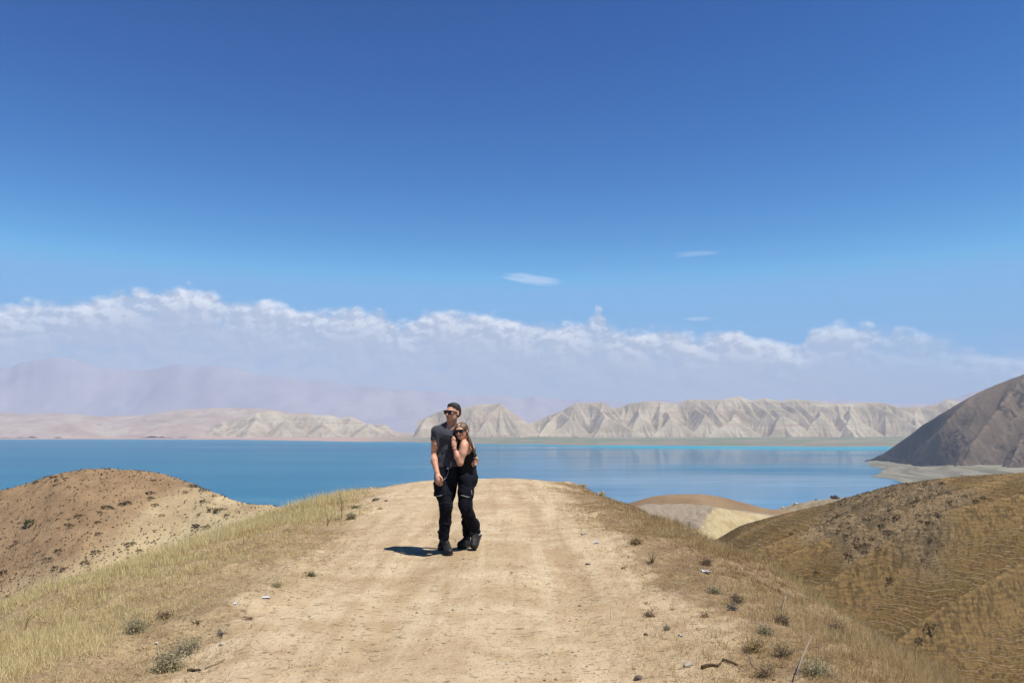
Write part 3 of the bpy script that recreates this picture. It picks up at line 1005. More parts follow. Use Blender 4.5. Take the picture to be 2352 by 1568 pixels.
low = LAKE - 8 + (33 + 55 * fbm2(X * 0.0012, Y * 0.0012, 4, 104)) * sstep(0, 500, D + 1700)
Z = low + (cz[2][None] - low) * (w ** 1.35) - (0.5 - rd) * 150 * w * (1 - w) * 2 - np.clip(D, 0, None) * 0.6
grid_obj("mountain", X, Y, Z, m_far)

# ================================================================== steep mountain on the right shore
sky_m = [(1985, 1060), (2005, 1055), (2022, 1046), (2040, 1034), (2060, 1020), (2090, 998), (2120, 975), (2160, 950), (2200, 926), (2240, 905), (2280, 886), (2320, 870), (2352, 858),
         (2450, 830), (2600, 810), (2900, 800), (3300, 830)]
nu = 400
u = np.linspace(1985, 3300, nu)
v = smooth1(trace(sky_m, u), 7) + (fbm2(u * 0.05, 0 * u, 3, 111) - 0.5) * 3
vb = trace([(1985, 1062), (2005, 1057), (2022, 1048), (2060, 1056), (2110, 1066), (2160, 1076), (2220, 1088), (2352, 1102), (3300, 1150)], u)
yb = smooth1(trace([(1985, 2130), (2022, 2080), (2060, 1900), (2110, 1720), (2160, 1590), (2220, 1480), (2352, 1380), (3300, 1050)], u), 41)
B = P(u, vb, yb)
yc = yb + 20
for _ in range(12):
    cz = P(u, v, yc)
    yc = yb + np.maximum(cz[2] - B[2], 1) / 0.66 + 6
yc = smooth1(yc, 25)
cz = P(u, v, yc)
s = np.concatenate([np.linspace(-0.6, 0, 10)[:-1], np.linspace(0, 1, 160), 1 + np.geomspace(0.01, 2.2, 24)])
S_, U_ = np.meshgrid(s, u, indexing='ij')
T = (cz[0] / cz[1])[None] + 0 * S_
Yb, Yc, Zb, Zc = yb[None], yc[None], B[2][None], cz[2][None]
up_ = np.clip(S_, 0, 1)
Y = np.where(S_ < 0, Yb + S_ * 60, Yb + S_ * (Yc - Yb))
X = T * Y
Z = Zb + (Zc - Zb) * (0.45 * up_ + 0.55 * np.sin(up_ * math.pi / 2) ** 1.15) - 0.55 * np.clip(S_ - 1, 0, None) * (Yc - Yb)
Z = np.where(S_ < 0, Zb + S_ * 30, Z)
# spurs slanting down to the left, with gullies between
big = np.clip((Zc - Zb) / 130, 0, 1)
hgt = (Zc - Zb) / 1.0
q = U_ - up_ * np.clip(hgt, 0, 230) * 0.95 + (fbm2(X * 0.005, Y * 0.005, 3, 112) - 0.5) * 34
tri = np.abs(((q / 92.0 + 0.15) % 1) - 0.5) * 2
tri2 = np.abs(((q / 33.0 + 0.4) % 1) - 0.5) * 2
prof = sstep(0.0, 0.15, up_) * sstep(1.02, 0.72, S_)
Z = Z + ((tri - 0.85) * 54 + (tri2 - 0.8) * 15) * prof * big
Z = Z + (fbm2(X * 0.018, Y * 0.018, 6, 113, 0.65) - 0.5) * 30 * prof * (0.25 + 0.75 * big)
foot = sstep(0.30, 0.03, up_) * sstep(2060, 2250, U_)
bank = sstep(0.42, 0.55, fbm2(X * 0.010, Y * 0.010, 4, 117, 0.6) + 0.16 * sstep(2130, 2050, U_)) * sstep(0.06 + 0.10 * sstep(2120, 2020, U_), 0.01, S_) * (S_ > -0.3)
Z = Z + bank * 5.0
crag = sstep(0.52, 0.60, fbm2(X * 0.022, Y * 0.022, 5, 116, 0.65)) * prof
Z = Z + 5.0 * crag * (fbm2(X * 0.06, Y * 0.06, 3, 119) - 0.3)
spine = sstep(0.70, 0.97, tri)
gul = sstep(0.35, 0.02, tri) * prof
m_mt, t = new_mat("mountain_slope")
p = t.pos()
cg, bk, sn, gu, fo = t.attr('crag'), t.attr('bank'), t.attr('spine'), t.attr('gully'), t.attr('foot')
n1 = t.noise(p, 0.008, 5, 0.6)
c = t.mix(t.ramp(n1, 0.35, 0.65), (0.128, 0.100, 0.074), (0.172, 0.132, 0.093))
c = t.mix(t.ramp(t.noise(p, 0.05, 5, 0.7), 0.52, 0.7, 0, 0.5), c, (0.105, 0.085, 0.068))
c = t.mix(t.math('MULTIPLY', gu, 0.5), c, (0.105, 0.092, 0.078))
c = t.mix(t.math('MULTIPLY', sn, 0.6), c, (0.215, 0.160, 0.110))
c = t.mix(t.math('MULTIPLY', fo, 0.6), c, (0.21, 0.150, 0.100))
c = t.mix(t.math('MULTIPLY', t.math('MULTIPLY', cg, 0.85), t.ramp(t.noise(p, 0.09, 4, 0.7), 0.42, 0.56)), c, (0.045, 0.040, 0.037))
c = t.mix(t.math('MULTIPLY', bk, 0.9), c, (0.060, 0.052, 0.047))
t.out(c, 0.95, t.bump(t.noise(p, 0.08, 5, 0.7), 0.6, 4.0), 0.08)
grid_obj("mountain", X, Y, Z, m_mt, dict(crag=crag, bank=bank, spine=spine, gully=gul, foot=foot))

# stepped grey beach left dry by the falling lake
wl = [(2023, 1047), (1983, 1064), (2003, 1071), (2026, 1078), (2008, 1085), (1992, 1091), (2020, 1097), (2047, 1101), (2063, 1109), (2090, 1130), (2150, 1170)]
poly = []
for (uu, vv) in wl:
    rx, ry, rz = ray(uu, vv)
    yy = (LAKE - EYE) / (rz / ry)
    poly.append((rx / ry * yy, yy))
poly += [(1300, 700), (2600, 1000), (2300, 2500), (1000, 2150)]
poly = np.array(poly)
bx = np.arange(600, 1400, 5.0)
by = np.arange(1000, 2450, 8.0)
X, Y = np.meshgrid(bx, by)
Xw = X + (fbm2(X * 0.02, Y * 0.02, 4, 121) - 0.5) * 36
Yw = Y + (fbm2(X * 0.02 + 9, Y * 0.02, 4, 122) - 0.5) * 60
dist = np.full(X.shape, 1e9)
ins = np.zeros(X.shape, bool)
for (ax_, ay_), (bx_, by_) in zip(poly, np.roll(poly, -1, 0)):
    ex, ey = bx_ - ax_, by_ - ay_
    k = np.clip(((Xw - ax_) * ex + (Yw - ay_) * ey) / (ex * ex + ey * ey), 0, 1)
    dist = np.minimum(dist, np.hypot(Xw - ax_ - k * ex, Yw - ay_ - k * ey))
    cr_ = ((ay_ > Yw) != (by_ > Yw)) & (Xw < (bx_ - ax_) * (Yw - ay_) / (by_ - ay_ + 1e-9) + ax_)
    ins ^= cr_
sd = np.where(ins, dist, -dist)
bz = LAKE + 0.13 * sd
bf = bz / 1.9 + (fbm2(X * 0.008, Y * 0.008, 3, 115) - 0.5) * 0.8
bzs = (np.floor(bf) + sstep(0.55, 1.0, bf - np.floor(bf))) * 1.9
Z = np.where(sd > 0, bz * 0.25 + bzs * 0.75, LAKE + 0.3 * sd)
Z = np.clip(Z, LAKE - 12, LAKE + 24) + (fbm2(X * 0.03, Y * 0.03, 3, 123) - 0.5) * 1.2 * (sd > 10)
m_be, t = new_mat("dry_beach")
p = t.pos()
c = t.mix(t.ramp(t.noise(t.scale(p, (0.004, 0.004, 0.55)), 1.0, 4, 0.6), 0.38, 0.62), (0.150, 0.138, 0.100), (0.270, 0.250, 0.185))
c = t.mix(t.ramp(t.noise(p, 0.012, 5, 0.6), 0.5, 0.66, 0, 0.55), c, (0.165, 0.165, 0.092))
t.out(c, 0.95, t.bump(t.noise(p, 0.2, 4, 0.7), 0.5, 1.5), 0.08)
grid_obj("beach", X, Y, Z, m_be)
# ================================================================== the couple: bodies and clothes grown from distance fields
class Field:
    """a box of samples of a signed distance, blended shape by shape and skinned with surface nets"""

    def __init__(self, lo, hi, h):
        self.lo = np.array(lo, float)
        self.h = h
        n = np.ceil((np.array(hi, float) - self.lo) / h).astype(int) + 1
        self.n = n
        self.F = np.full(n, 1.0, np.float32)
        self.ax = [self.lo[i] + h * np.arange(n[i]) for i in range(3)]

    def sub(self, lo, hi):
        sl, g = [], []
        for i in range(3):
            a = int(np.clip(math.floor((lo[i] - self.lo[i]) / self.h), 0, self.n[i] - 1))
            b = int(np.clip(math.ceil((hi[i] - self.lo[i]) / self.h) + 1, a + 1, self.n[i]))
            sl.append(slice(a, b))
            g.append(self.ax[i][a:b])
        X, Y, Z = np.meshgrid(*g, indexing='ij')
        return tuple(sl), X, Y, Z

    def blend(self, sl, d, k, op):
        F = self.F[sl]
        d = d.astype(np.float32)
        if op == 'add':
            if k > 0:
                hh = np.clip(k - np.abs(F - d), 0, None) / k
                self.F[sl] = np.minimum(F, d) - hh * hh * k * 0.25
            else:
                self.F[sl] = np.minimum(F, d)
        else:
            d = -d
            if k > 0:
                hh = np.clip(k - np.abs(F - d), 0, None) / k
                self.F[sl] = np.maximum(F, d) + hh * hh * k * 0.25
            else:
                self.F[sl] = np.maximum(F, d)

    def cone(self, a, b, ra, rb, k=0.02, op='add', flat=None):
        a, b = np.array(a, float), np.array(b, float)
        m = max(ra, rb) + k + 0.02
        sl, X, Y, Z = self.sub(np.minimum(a, b) - m, np.maximum(a, b) + m)
        px, py, pz = X - a[0], Y - a[1], Z - a[2]
        if flat is not None:
            n_, f_ = np.array(flat[0], float), flat[1]
            n_ /= np.linalg.norm(n_)
            q = (px * n_[0] + py * n_[1] + pz * n_[2]) * (f_ - 1)
            px, py, pz = px + q * n_[0], py + q * n_[1], pz + q * n_[2]
            ab = b - a
            ab = ab + (f_ - 1) * ab.dot(n_) * n_
        else:
            ab = b - a
        t_ = np.clip((px * ab[0] + py * ab[1] + pz * ab[2]) / (ab.dot(ab) + 1e-9), 0, 1)
        d = np.sqrt((px - t_ * ab[0]) ** 2 + (py - t_ * ab[1]) ** 2 + (pz - t_ * ab[2]) ** 2) - (ra + (rb - ra) * t_)
        if flat is not None:
            d = d / math.sqrt(flat[1])
        self.blend(sl, d, k, op)

    def chain(self, pts, rad, k=0.02, **kw):
        for i in range(len(pts) - 1):
            self.cone(pts[i], pts[i + 1], rad[i], rad[i + 1], k, **kw)

    def ell(self, c, r, R=None, k=0.02, op='add'):
        c, r = np.array(c, float), np.array(r, float)
        m = r.max() + k + 0.02
        sl, X, Y, Z = self.sub(c - m, c + m)
        p = np.stack([X - c[0], Y - c[1], Z - c[2]], -1)
        if R is not None:
            p = p @ np.array(R, float).T          # rows of R are the local axes
        k0 = np.sqrt(((p / r) ** 2).sum(-1))
        k1 = np.sqrt(((p / r ** 2) ** 2).sum(-1))
        self.blend(sl, k0 * (k0 - 1) / np.maximum(k1, 1e-6), k, op)

    def box(self, c, hx, R=None, rnd=0.01, k=0.01, op='add'):
        c, hx = np.array(c, float), np.array(hx, float)
        m = np.linalg.norm(hx) + k + 0.02
        sl, X, Y, Z = self.sub(c - m, c + m)
        p = np.stack([X - c[0], Y - c[1], Z - c[2]], -1)
        if R is not None:
            p = p @ np.array(R, float).T
        q = np.abs(p) - (hx - rnd)
        d = np.sqrt((np.maximum(q, 0) ** 2).sum(-1)) + np.minimum(q.max(-1), 0) - rnd
        self.blend(sl, d, k, op)

    def plane_cut(self, c, n_, k=0.004):
        """keep only the side the normal points away from"""
        n_ = np.array(n_, float)
        n_ /= np.linalg.norm(n_)
        sl, X, Y, Z = self.sub(self.lo, self.lo + self.h * self.n)
        d = (X - c[0]) * n_[0] + (Y - c[1]) * n_[1] + (Z - c[2]) * n_[2]
        self.blend(sl, -d, k, 'cut')

    def mesh(self, fold=None, keep=None):
        F, h = self.F, self.h
        if keep is not None:
            F = np.maximum(F, keep(self).astype(np.float32))
        F = np.pad(F, 1, constant_values=1.0)
        lo = self.lo - h
        ins = F < 0
        c8 = np.zeros(np.array(F.shape) - 1, np.int8)
        for i in (0, 1):
            for j in (0, 1):
                for k in (0, 1):
                    c8 += ins[i:F.shape[0] - 1 + i, j:F.shape[1] - 1 + j, k:F.shape[2] - 1 + k]
        act = (c8 > 0) & (c8 < 8)
        I = np.argwhere(act)
        idx = np.full(act.shape, -1, np.int64)
        idx[act] = np.arange(len(I))
        acc = np.zeros((len(I), 3))
        cnt = np.zeros(len(I))
        cor = [(i, j, k) for i in (0, 1) for j in (0, 1) for k in (0, 1)]
        for a in cor:
            for ax in range(3):
                if a[ax]:
                    continue
                b = list(a)
                b[ax] = 1
                fa = F[I[:, 0] + a[0], I[:, 1] + a[1], I[:, 2] + a[2]]
                fb = F[I[:, 0] + b[0], I[:, 1] + b[1], I[:, 2] + b[2]]
                m = (fa < 0) != (fb < 0)
                tt = fa[m] / (fa[m] - fb[m])
                pt = np.array(a, float)[None].repeat(m.sum(), 0)
                pt[:, ax] += tt
                acc[m] += pt
                cnt[m] += 1
        V = lo + h * (I + acc / cnt[:, None])
        quads = []
        for ax in range(3):
            o1, o2 = [(1, 2), (2, 0), (0, 1)][ax]
            sa = [slice(1, -1)] * 3
            sb = [slice(1, -1)] * 3
            sa[ax] = slice(0, -1)
            sb[ax] = slice(1, None)
            # edges along ax from node g to g+1, nodes with full cell neighbourhood
            A = ins[tuple(sa)]
            Bq = ins[tuple(sb)]
            e = np.argwhere(A != Bq)
            flip = A[A != Bq]
            off = np.ones(3, int)
            off[ax] = 0
            g = e + off

            def cell(d1, d2):
                q = g.copy()
                q[:, o1] -= d1
                q[:, o2] -= d2
                return idx[q[:, 0], q[:, 1], q[:, 2]]
            Q = np.stack([cell(0, 0), cell(1, 0), cell(1, 1), cell(0, 1)], -1)
            Q[~flip] = Q[~flip][:, ::-1]
            quads.append(Q)
        Q = np.concatenate(quads)
        Q = Q[(Q >= 0).all(1)]
        # relax a little, then lay in the folds along the normals
        V = relax(V, Q, 1)
        if fold is not None:
            N = normals(V, Q)
            V = V + N * fold(V)[:, None]
        return V, Q


def normals(V, Q):
    a = V[Q[:, 2]] - V[Q[:, 0]]
    b = V[Q[:, 3]] - V[Q[:, 1]]
    fn = np.cross(a, b)
    N = np.zeros_like(V)
    for i in range(4):
        np.add.at(N, Q[:, i], fn)
    return N / np.maximum(np.linalg.norm(N, axis=1, keepdims=True), 1e-9)


def relax(V, Q, n):
    for _ in range(n):
        S = np.zeros_like(V)
        C = np.zeros(len(V))
        for i in range(4):
            for j in (1, 3):
                np.add.at(S, Q[:, i], V[Q[:, (i + j) % 4]])
                np.add.at(C, Q[:, i], 1)
        V = V * 0.45 + 0.55 * S / np.maximum(C, 1)[:, None]
    return V


def skin_obj(name, f, m, parent, fold=None, attrs=None, origin=None):
    V, Q = f.mesh(fold)
    V0 = V
    if origin is not None:
        V = V - np.array(origin)
    me = raw_mesh(name, V, quads=Q)
    for k, fn in (attrs or {}).items():
        add_attr(me, k, fn(V0))
    o = link(name, me, m, parent)
    return o


def tube_mesh(name, pts, rad, sides=6, closed_ends=True):
    pts = [Vector(p) for p in pts]
    if not hasattr(rad, '__len__'):
        rad = [rad] * len(pts)
    V, Q, T_ = [], [], []
    up = Vector((0.13, 0.2, 1)).normalized()
    for i, p in enumerate(pts):
        d = (pts[min(i + 1, len(pts) - 1)] - pts[max(i - 1, 0)]).normalized()
        s1 = d.cross(up)
        if s1.length < 1e-3:
            s1 = d.cross(Vector((1, 0, 0)))
        s1.normalize()
        s2 = d.cross(s1)
        for k in range(sides):
            a = 2 * math.pi * k / sides
            V.append(p + rad[i] * (math.cos(a) * s1 + math.sin(a) * s2))
    for i in range(len(pts) - 1):
        for k in range(sides):
            a, b = i * sides + k, i * sides + (k + 1) % sides
            Q.append((a, a + sides, b + sides, b))
    if closed_ends:
        for base in (0, (len(pts) - 1) * sides):
            for k in range(1, sides - 1):
                T_.append((base, base + k, base + k + 1))
    return np.array([tuple(v) for v in V]), Q, T_


def tube(name, pts, rad, m, parent=None, sides=6):
    V, Q, T_ = tube_mesh(name, pts, rad, sides)
    return link(name, raw_mesh(name, V, quads=Q, tris=T_), m, parent)


from mathutils.bvhtree import BVHTree


def drape(obj, pts, lift=0.001):
    """points of the couple's crop laid onto an object's surface as seen from the front"""
    off = obj.matrix_world.translation if obj.parent is None else obj.parent.location
    me = obj.data
    tree = BVHTree.FromPolygons([tuple(v.co) for v in me.vertices], [tuple(p_.vertices) for p_ in me.polygons])
    out = []
    eye = Vector((0, 0, EYE)) - Vector(off)
    for (px, py) in pts:
        tgt = Vector(ZP(px, py, 0.3)) - Vector(off)
        d_ = (tgt - eye).normalized()
        h_ = tree.ray_cast(eye, d_)
        out.append(h_[0] - d_ * lift if h_[0] is not None else tgt)
    return out


def ZP(px, py, yd=0.0):
    """a point of the enlarged couple (crop scale 3.823) at a depth behind 9.9 m"""
    return PS(940 + px / 3.823, 960 + py / 3.823, 9.9 + yd)


def frame_(fwd, upv):
    f_ = np.array(fwd, float)
    f_ /= np.linalg.norm(f_)
    r_ = np.cross(f_, np.array(upv, float))
    r_ /= np.linalg.norm(r_)
    u_ = np.cross(r_, f_)
    return np.stack([r_, f_, u_])           # rows: right-of-face axis, forward, up


# ---- materials
m_skin, t = new_mat("skin")
tc = t.n('ShaderNodeTexCoord').outputs['Object']
c = t.mix(t.ramp(t.noise(tc, 14, 4), 0.3, 0.7), (0.56, 0.275, 0.165), (0.65, 0.345, 0.220))
c = t.mix(t.attr('flush'), c, (0.50, 0.16, 0.105))
c = t.mix(t.attr('lip'), c, (0.40, 0.115, 0.095))
c = t.mix(t.attr('teeth'), c, (0.80, 0.74, 0.66))
c = t.mix(t.attr('stubble'), c, (0.27, 0.155, 0.105))
t.out(c, 0.5, t.bump(t.noise(tc, 160, 3), 0.15, 0.002), 0.35, Subsurface_Weight=0.08, Subsurface_Radius=(0.02, 0.008, 0.004))


def cloth(name, lo, hi, rough=0.85, weave=260.0, sheen=0.15):
    m, t = new_mat(name)
    tc = t.n('ShaderNodeTexCoord').outputs['Object']
    c = t.mix(t.ramp(t.noise(tc, 9, 4), 0.3, 0.7), lo, hi)
    h_ = t.noise(tc, weave, 3, 0.7)
    t.out(c, rough, t.bump(h_, 0.25, 0.002), 0.14, Sheen_Weight=sheen, Sheen_Roughness=0.5)
    return m


m_tee = cloth("charcoal_jersey", (0.042, 0.043, 0.053), (0.056, 0.057, 0.069))
m_trou = cloth("navy_black_canvas", (0.0042, 0.0050, 0.0085), (0.0075, 0.0088, 0.0140), 0.9, sheen=0.0)
m_top = cloth("black_jersey", (0.007, 0.007, 0.009), (0.012, 0.012, 0.015), 0.8, sheen=0.04)
m_boot = plain("dusty_black_leather", (0.019, 0.018, 0.017), 0.65, 0.3, 0.4, 22, 0.3)
m_sole = plain("boot_rubber", (0.022, 0.021, 0.020), 0.8, 0.3, 0.3, 25)
m_belt = plain("belt_webbing", (0.010, 0.010, 0.011), 0.6, 0.4, 0.2, 60)
m_trim = plain("reflective_tape", (0.42, 0.42, 0.42), 0.45, 0.5, 0.1, 40)
m_cord = plain("grey_cord", (0.20, 0.20, 0.20), 0.7, 0.3, 0.2, 90)
m_frame = plain("black_plastic", (0.008, 0.008, 0.009), 0.25, 0.5, 0.1, 40)
m_lens = plain("dark_lens", (0.004, 0.004, 0.005), 0.12, 0.3, 0.05, 10)
m_buckle = plain("steel", (0.45, 0.45, 0.45), 0.3, 0.5, 0.1, 40, 0.0, Metallic=1.0)


def hair_mat(name, dark, light, gloss):
    m, t = new_mat(name)
    tc = t.n('ShaderNodeTexCoord').outputs['Object']
    st = t.noise(t.scale(tc, (90, 90, 22)), 1.0, 4, 0.65, 0.6)
    c = t.mix(t.ramp(st, 0.35, 0.65), dark, light)
    c = t.mix(t.attr('tip'), c, (0.55, 0.40, 0.22))
    t.out(c, gloss, t.bump(st, 0.7, 0.006), 0.4)
    return m


m_hm = hair_mat("dark_brown_hair", (0.010, 0.007, 0.005), (0.030, 0.019, 0.013), 0.65)
m_braid = hair_mat("braided_hair", (0.030, 0.016, 0.008), (0.150, 0.085, 0.040), 0.5)
m_hw = hair_mat("light_brown_hair", (0.050, 0.026, 0.012), (0.190, 0.108, 0.050), 0.5)


def ridged(V, dirv, freq, seed, warp=0.6):
    """crease pattern across a direction"""
    d = np.array(dirv, float)
    d /= np.linalg.norm(d)
    s_ = V @ d
    w = vnoise3(V[:, 0] * 11, V[:, 1] * 11, V[:, 2] * 6, seed) * 2 - 1
    x = s_ * freq + w * warp * 3.0
    return np.sin(x * 2 * math.pi) * (0.4 + 0.6 * vnoise3(V[:, 0] * 7 + 5, V[:, 1] * 7, V[:, 2] * 9, seed + 5))


def crease(V, dirv, freq, seed):
    """sharper, sparser folds"""
    r_ = ridged(V, dirv, freq, seed, 0.45)
    return np.sign(r_) * np.abs(r_) ** 1.6


def near(V, c, r):
    return np.exp(-(((V - np.array(c)) ** 2).sum(1)) / r ** 2)


def near_seg(V, a, b, r):
    a, b = np.array(a), np.array(b)
    ab = b - a
    t_ = np.clip(((V - a) @ ab) / ab.dot(ab), 0, 1)
    return np.exp(-(((V - a - t_[:, None] * ab) ** 2).sum(1)) / r ** 2)


def build_head(f, C, R, s, woman=False):
    """skull, face, ears and neck root; R rows are (right, forward, up), s = half the head's height"""
    def W(x, y, z):
        return C + s * (x * R[0] + y * R[1] + z * R[2])
    e = f.ell
    e(W(0, -0.08, 0.30), np.array([0.66, 0.80, 0.66]) * s, R, 0.02)                # cranium
    e(W(0, 0.20, -0.18), np.array([0.56, 0.56, 0.64]) * s, R, 0.03)                # face
    e(W(0, 0.38, -0.66), np.array([0.36 if not woman else 0.30, 0.34, 0.26]) * s, R, 0.035)   # jaw and chin
    e(W(0, 0.64, -0.76), np.array([0.17, 0.13, 0.13]) * s, R, 0.02)                # chin
    if not woman:
        for q in (-1, 1):
            e(W(0.36 * q, 0.10, -0.52), np.array([0.16, 0.30, 0.18]) * s, R, 0.03)     # jaw corners
    for q in (-1, 1):
        e(W(0.30 * q, 0.56, -0.20), np.array([0.20, 0.16, 0.17]) * s, R, 0.02)       # cheekbones
        e(W(0.25 * q, 0.80, 0.02), np.array([0.15, 0.10, 0.10]) * s, R, 0.015, 'cut')  # eye sockets
        e(W(0.25 * q, 0.66, 0.02), np.array([0.115, 0.115, 0.105]) * s, R, 0.004)    # eyeballs
        e(W(0.69 * q, -0.06, -0.06), np.array([0.06, 0.16, 0.27]) * s, R, 0.012)     # ears
    f.cone(W(0, 0.76, 0.07), W(0, 0.97, -0.25), 0.055 * s, 0.10 * s, 0.018)        # nose
    for q in (-1, 1):
        e(W(0.10 * q, 0.86, -0.28), np.array([0.075, 0.08, 0.06]) * s, R, 0.01)
    e(W(0, 0.74, 0.22), np.array([0.42, 0.10, 0.09]) * s, R, 0.025)                # brow
    e(W(0, 0.79, -0.46), np.array([0.22, 0.07, 0.045]) * s, R, 0.012)              # upper lip
    e(W(0, 0.77, -0.56), np.array([0.19, 0.07, 0.05]) * s, R, 0.012)               # lower lip
    return W


def face_attrs(W, s, smile):
    return dict(
        lip=lambda V: np.clip(1.6 * (near_seg(V, W(-0.21, 0.78, -0.47 + 0.04 * smile), W(0.0, 0.84, -0.48), 0.055 * s)
                                     + near_seg(V, W(0.21, 0.78, -0.47 + 0.04 * smile), W(0.0, 0.84, -0.54), 0.06 * s)
                                     + near_seg(V, W(-0.14, 0.8, -0.57), W(0.14, 0.8, -0.57), 0.055 * s)), 0, 0.85),
        teeth=lambda V: np.clip(0.8 * smile * near_seg(V, W(-0.11, 0.86, -0.515), W(0.11, 0.86, -0.515), 0.030 * s), 0, 0.7),
        flush=lambda V: np.clip(0.55 * (near(V, W(-0.33, 0.62, -0.22), 0.2 * s) + near(V, W(0.33, 0.62, -0.22), 0.2 * s) + near(V, W(0, 0.97, -0.22), 0.14 * s)), 0, 0.6))


def finger(f, pts, r0, r1, k=0.004):
    n = len(pts)
    f.chain(pts, [r0 + (r1 - r0) * i / (n - 1) for i in range(n)], k)


def boot_fields(heel, toe, ankle, side_w, L, up=(0, 0, 1), h=0.005, shaft=0.15, pitch_sole=True):
    """one boot: upper and sole as two fields. heel, toe on the ground line, ankle = centre of the shaft's top"""
    heel, toe, ankle = (np.array(q, float) for q in (heel, toe, ankle))
    fw = toe - heel
    Ln = np.linalg.norm(fw)
    fw = fw / Ln
    upv = np.array(up, float)
    upv = upv - fw * upv.dot(fw)
    upv /= np.linalg.norm(upv)
    rt = np.cross(fw, upv)
    R = np.stack([rt, fw, upv])
    lo = np.minimum(np.minimum(heel, toe), ankle) - 0.10
    hi = np.maximum(np.maximum(heel, toe), ankle) + 0.12

    def W(x, y, z):
        return heel + rt * x + fw * y * Ln + upv * z
    fu = Field(lo, hi, h)
    fu.ell(W(0, 0.74, 0.052), [side_w * 1.0, Ln * 0.27, 0.046], R, 0.02)
    fu.ell(W(0, 0.86, 0.046), [side_w * 0.92, Ln * 0.145, 0.042], R, 0.02)
    fu.ell(W(0, 0.46, 0.066), [side_w * 0.86, Ln * 0.32, 0.060], R, 0.03)
    fu.ell(W(0, 0.17, 0.056), [side_w * 0.82, Ln * 0.20, 0.062], R, 0.03)
    fu.cone(W(0, 0.30, 0.085), ankle, side_w * 0.92, side_w * 1.05, 0.035)
    fu.cone(W(0, 0.34, 0.118), W(0, 0.58, 0.088), 0.028, 0.022, 0.015)          # laced tongue
    fu.ell(ankle, [side_w * 1.18, side_w * 1.25, 0.022], R, 0.008)
    fu.plane_cut(W(0, 0, 0.018), -upv, 0.003)
    fs = Field(lo, hi, h)
    for y, r in ((0.12, 0.80), (0.30, 0.80), (0.50, 0.86), (0.68, 1.04), (0.82, 1.0), (0.93, 0.72)):
        fs.ell(W(0, y, 0.014), [side_w * r + 0.004, Ln * (0.14 if y < 0.9 else 0.085), 0.030], R, 0.012)
    fs.plane_cut(W(0, 0, 0.026), upv, 0.002)
    fs.plane_cut(W(0, 0, 0.0), -upv, 0.002)
    return fu, fs, W


def make_boot(parent, origin, heel, toe, ankle, side_w, up=(0, 0, 1), laces=True, strap=False):
    fu, fs, W = boot_fields(heel, toe, ankle, side_w, None, up)
    o = skin_obj('boot', fu, m_boot, parent, lambda V: 0.0012 * crease(V, (0.3, 0.1, 1), 24, 3), origin=origin)
    s_ = skin_obj('sole', fs, m_sole, o, origin=origin)
    Og = np.array(origin)
    for k in range(4):
        y = 0.36 + 0.06 * k
        z = 0.148 - 0.014 * k
        tube('lace', [W(-0.026, y, z - 0.006) - Og, W(0, y + 0.01, z + 0.005) - Og, W(0.026, y, z - 0.006) - Og], 0.0035, m_cord if k == 0 else m_belt, o, 5)
    return o, W


# ------------------------------------------------------------------ the man
man_org = np.array(ZP(575, 1455, 0.12))
man_org[2] = 0.0
Ym = 0.20
FM = np.array([0.42, -0.91, 0.0])                    # his chest faces a little right of the camera
RM = np.array([-0.91, -0.42, 0.0])                   # his right-hand side (picture left)
shR, shL = ZP(478, 352, 0.10), ZP(668, 342, 0.32)
chest, waist, pelv = ZP(588, 415, 0.20), ZP(574, 640, 0.19), ZP(568, 740, 0.19)
elR, wrR = ZP(449, 562, 0.12), ZP(485, 735, -0.015)
hipR, hipL = ZP(532, 790, 0.13), ZP(615, 790, 0.27)
knR, anR = ZP(570, 1055, 0.07), ZP(548, 1345, 0.14)
knL, anL = ZP(574, 1050, 0.29), ZP(556, 1330, 0.46)
headM = ZP(634, 182, 0.16)
RHm = frame_((-0.60, -0.79, 0.05), (0.03, 0.0, 1.0))
sM = 0.117

fb = Field(ZP(395, 1500, -0.25) - [0, 0, 0.05], ZP(900, 70, 0.75) + [0, 0, 0.06], 0.0064)
fb.chain([ZP(612, 330, 0.21), ZP(622, 262, 0.19), headM + np.array([0, 0.02, -0.05])], [0.066, 0.057, 0.056], 0.03)
WM = build_head(fb, headM, RHm, sM)
fb.cone(chest, waist, 0.145, 0.125, 0.04, flat=(FM, 1.4))
fb.cone(waist, pelv, 0.125, 0.135, 0.04, flat=(FM, 1.3))
fb.cone(ZP(612, 318, 0.21), shR, 0.058, 0.046, 0.03)
fb.cone(ZP(612, 318, 0.21), shL, 0.058, 0.046, 0.03)
# right arm hanging
fb.chain([shR, ZP(469, 440, 0.11), elR], [0.046, 0.055, 0.043], 0.015)
fb.ell(ZP(469, 470, 0.095), [0.053, 0.052, 0.065], None, 0.02)
fb.chain([elR, ZP(456, 620, 0.075), wrR], [0.042, 0.045, 0.029], 0.02)
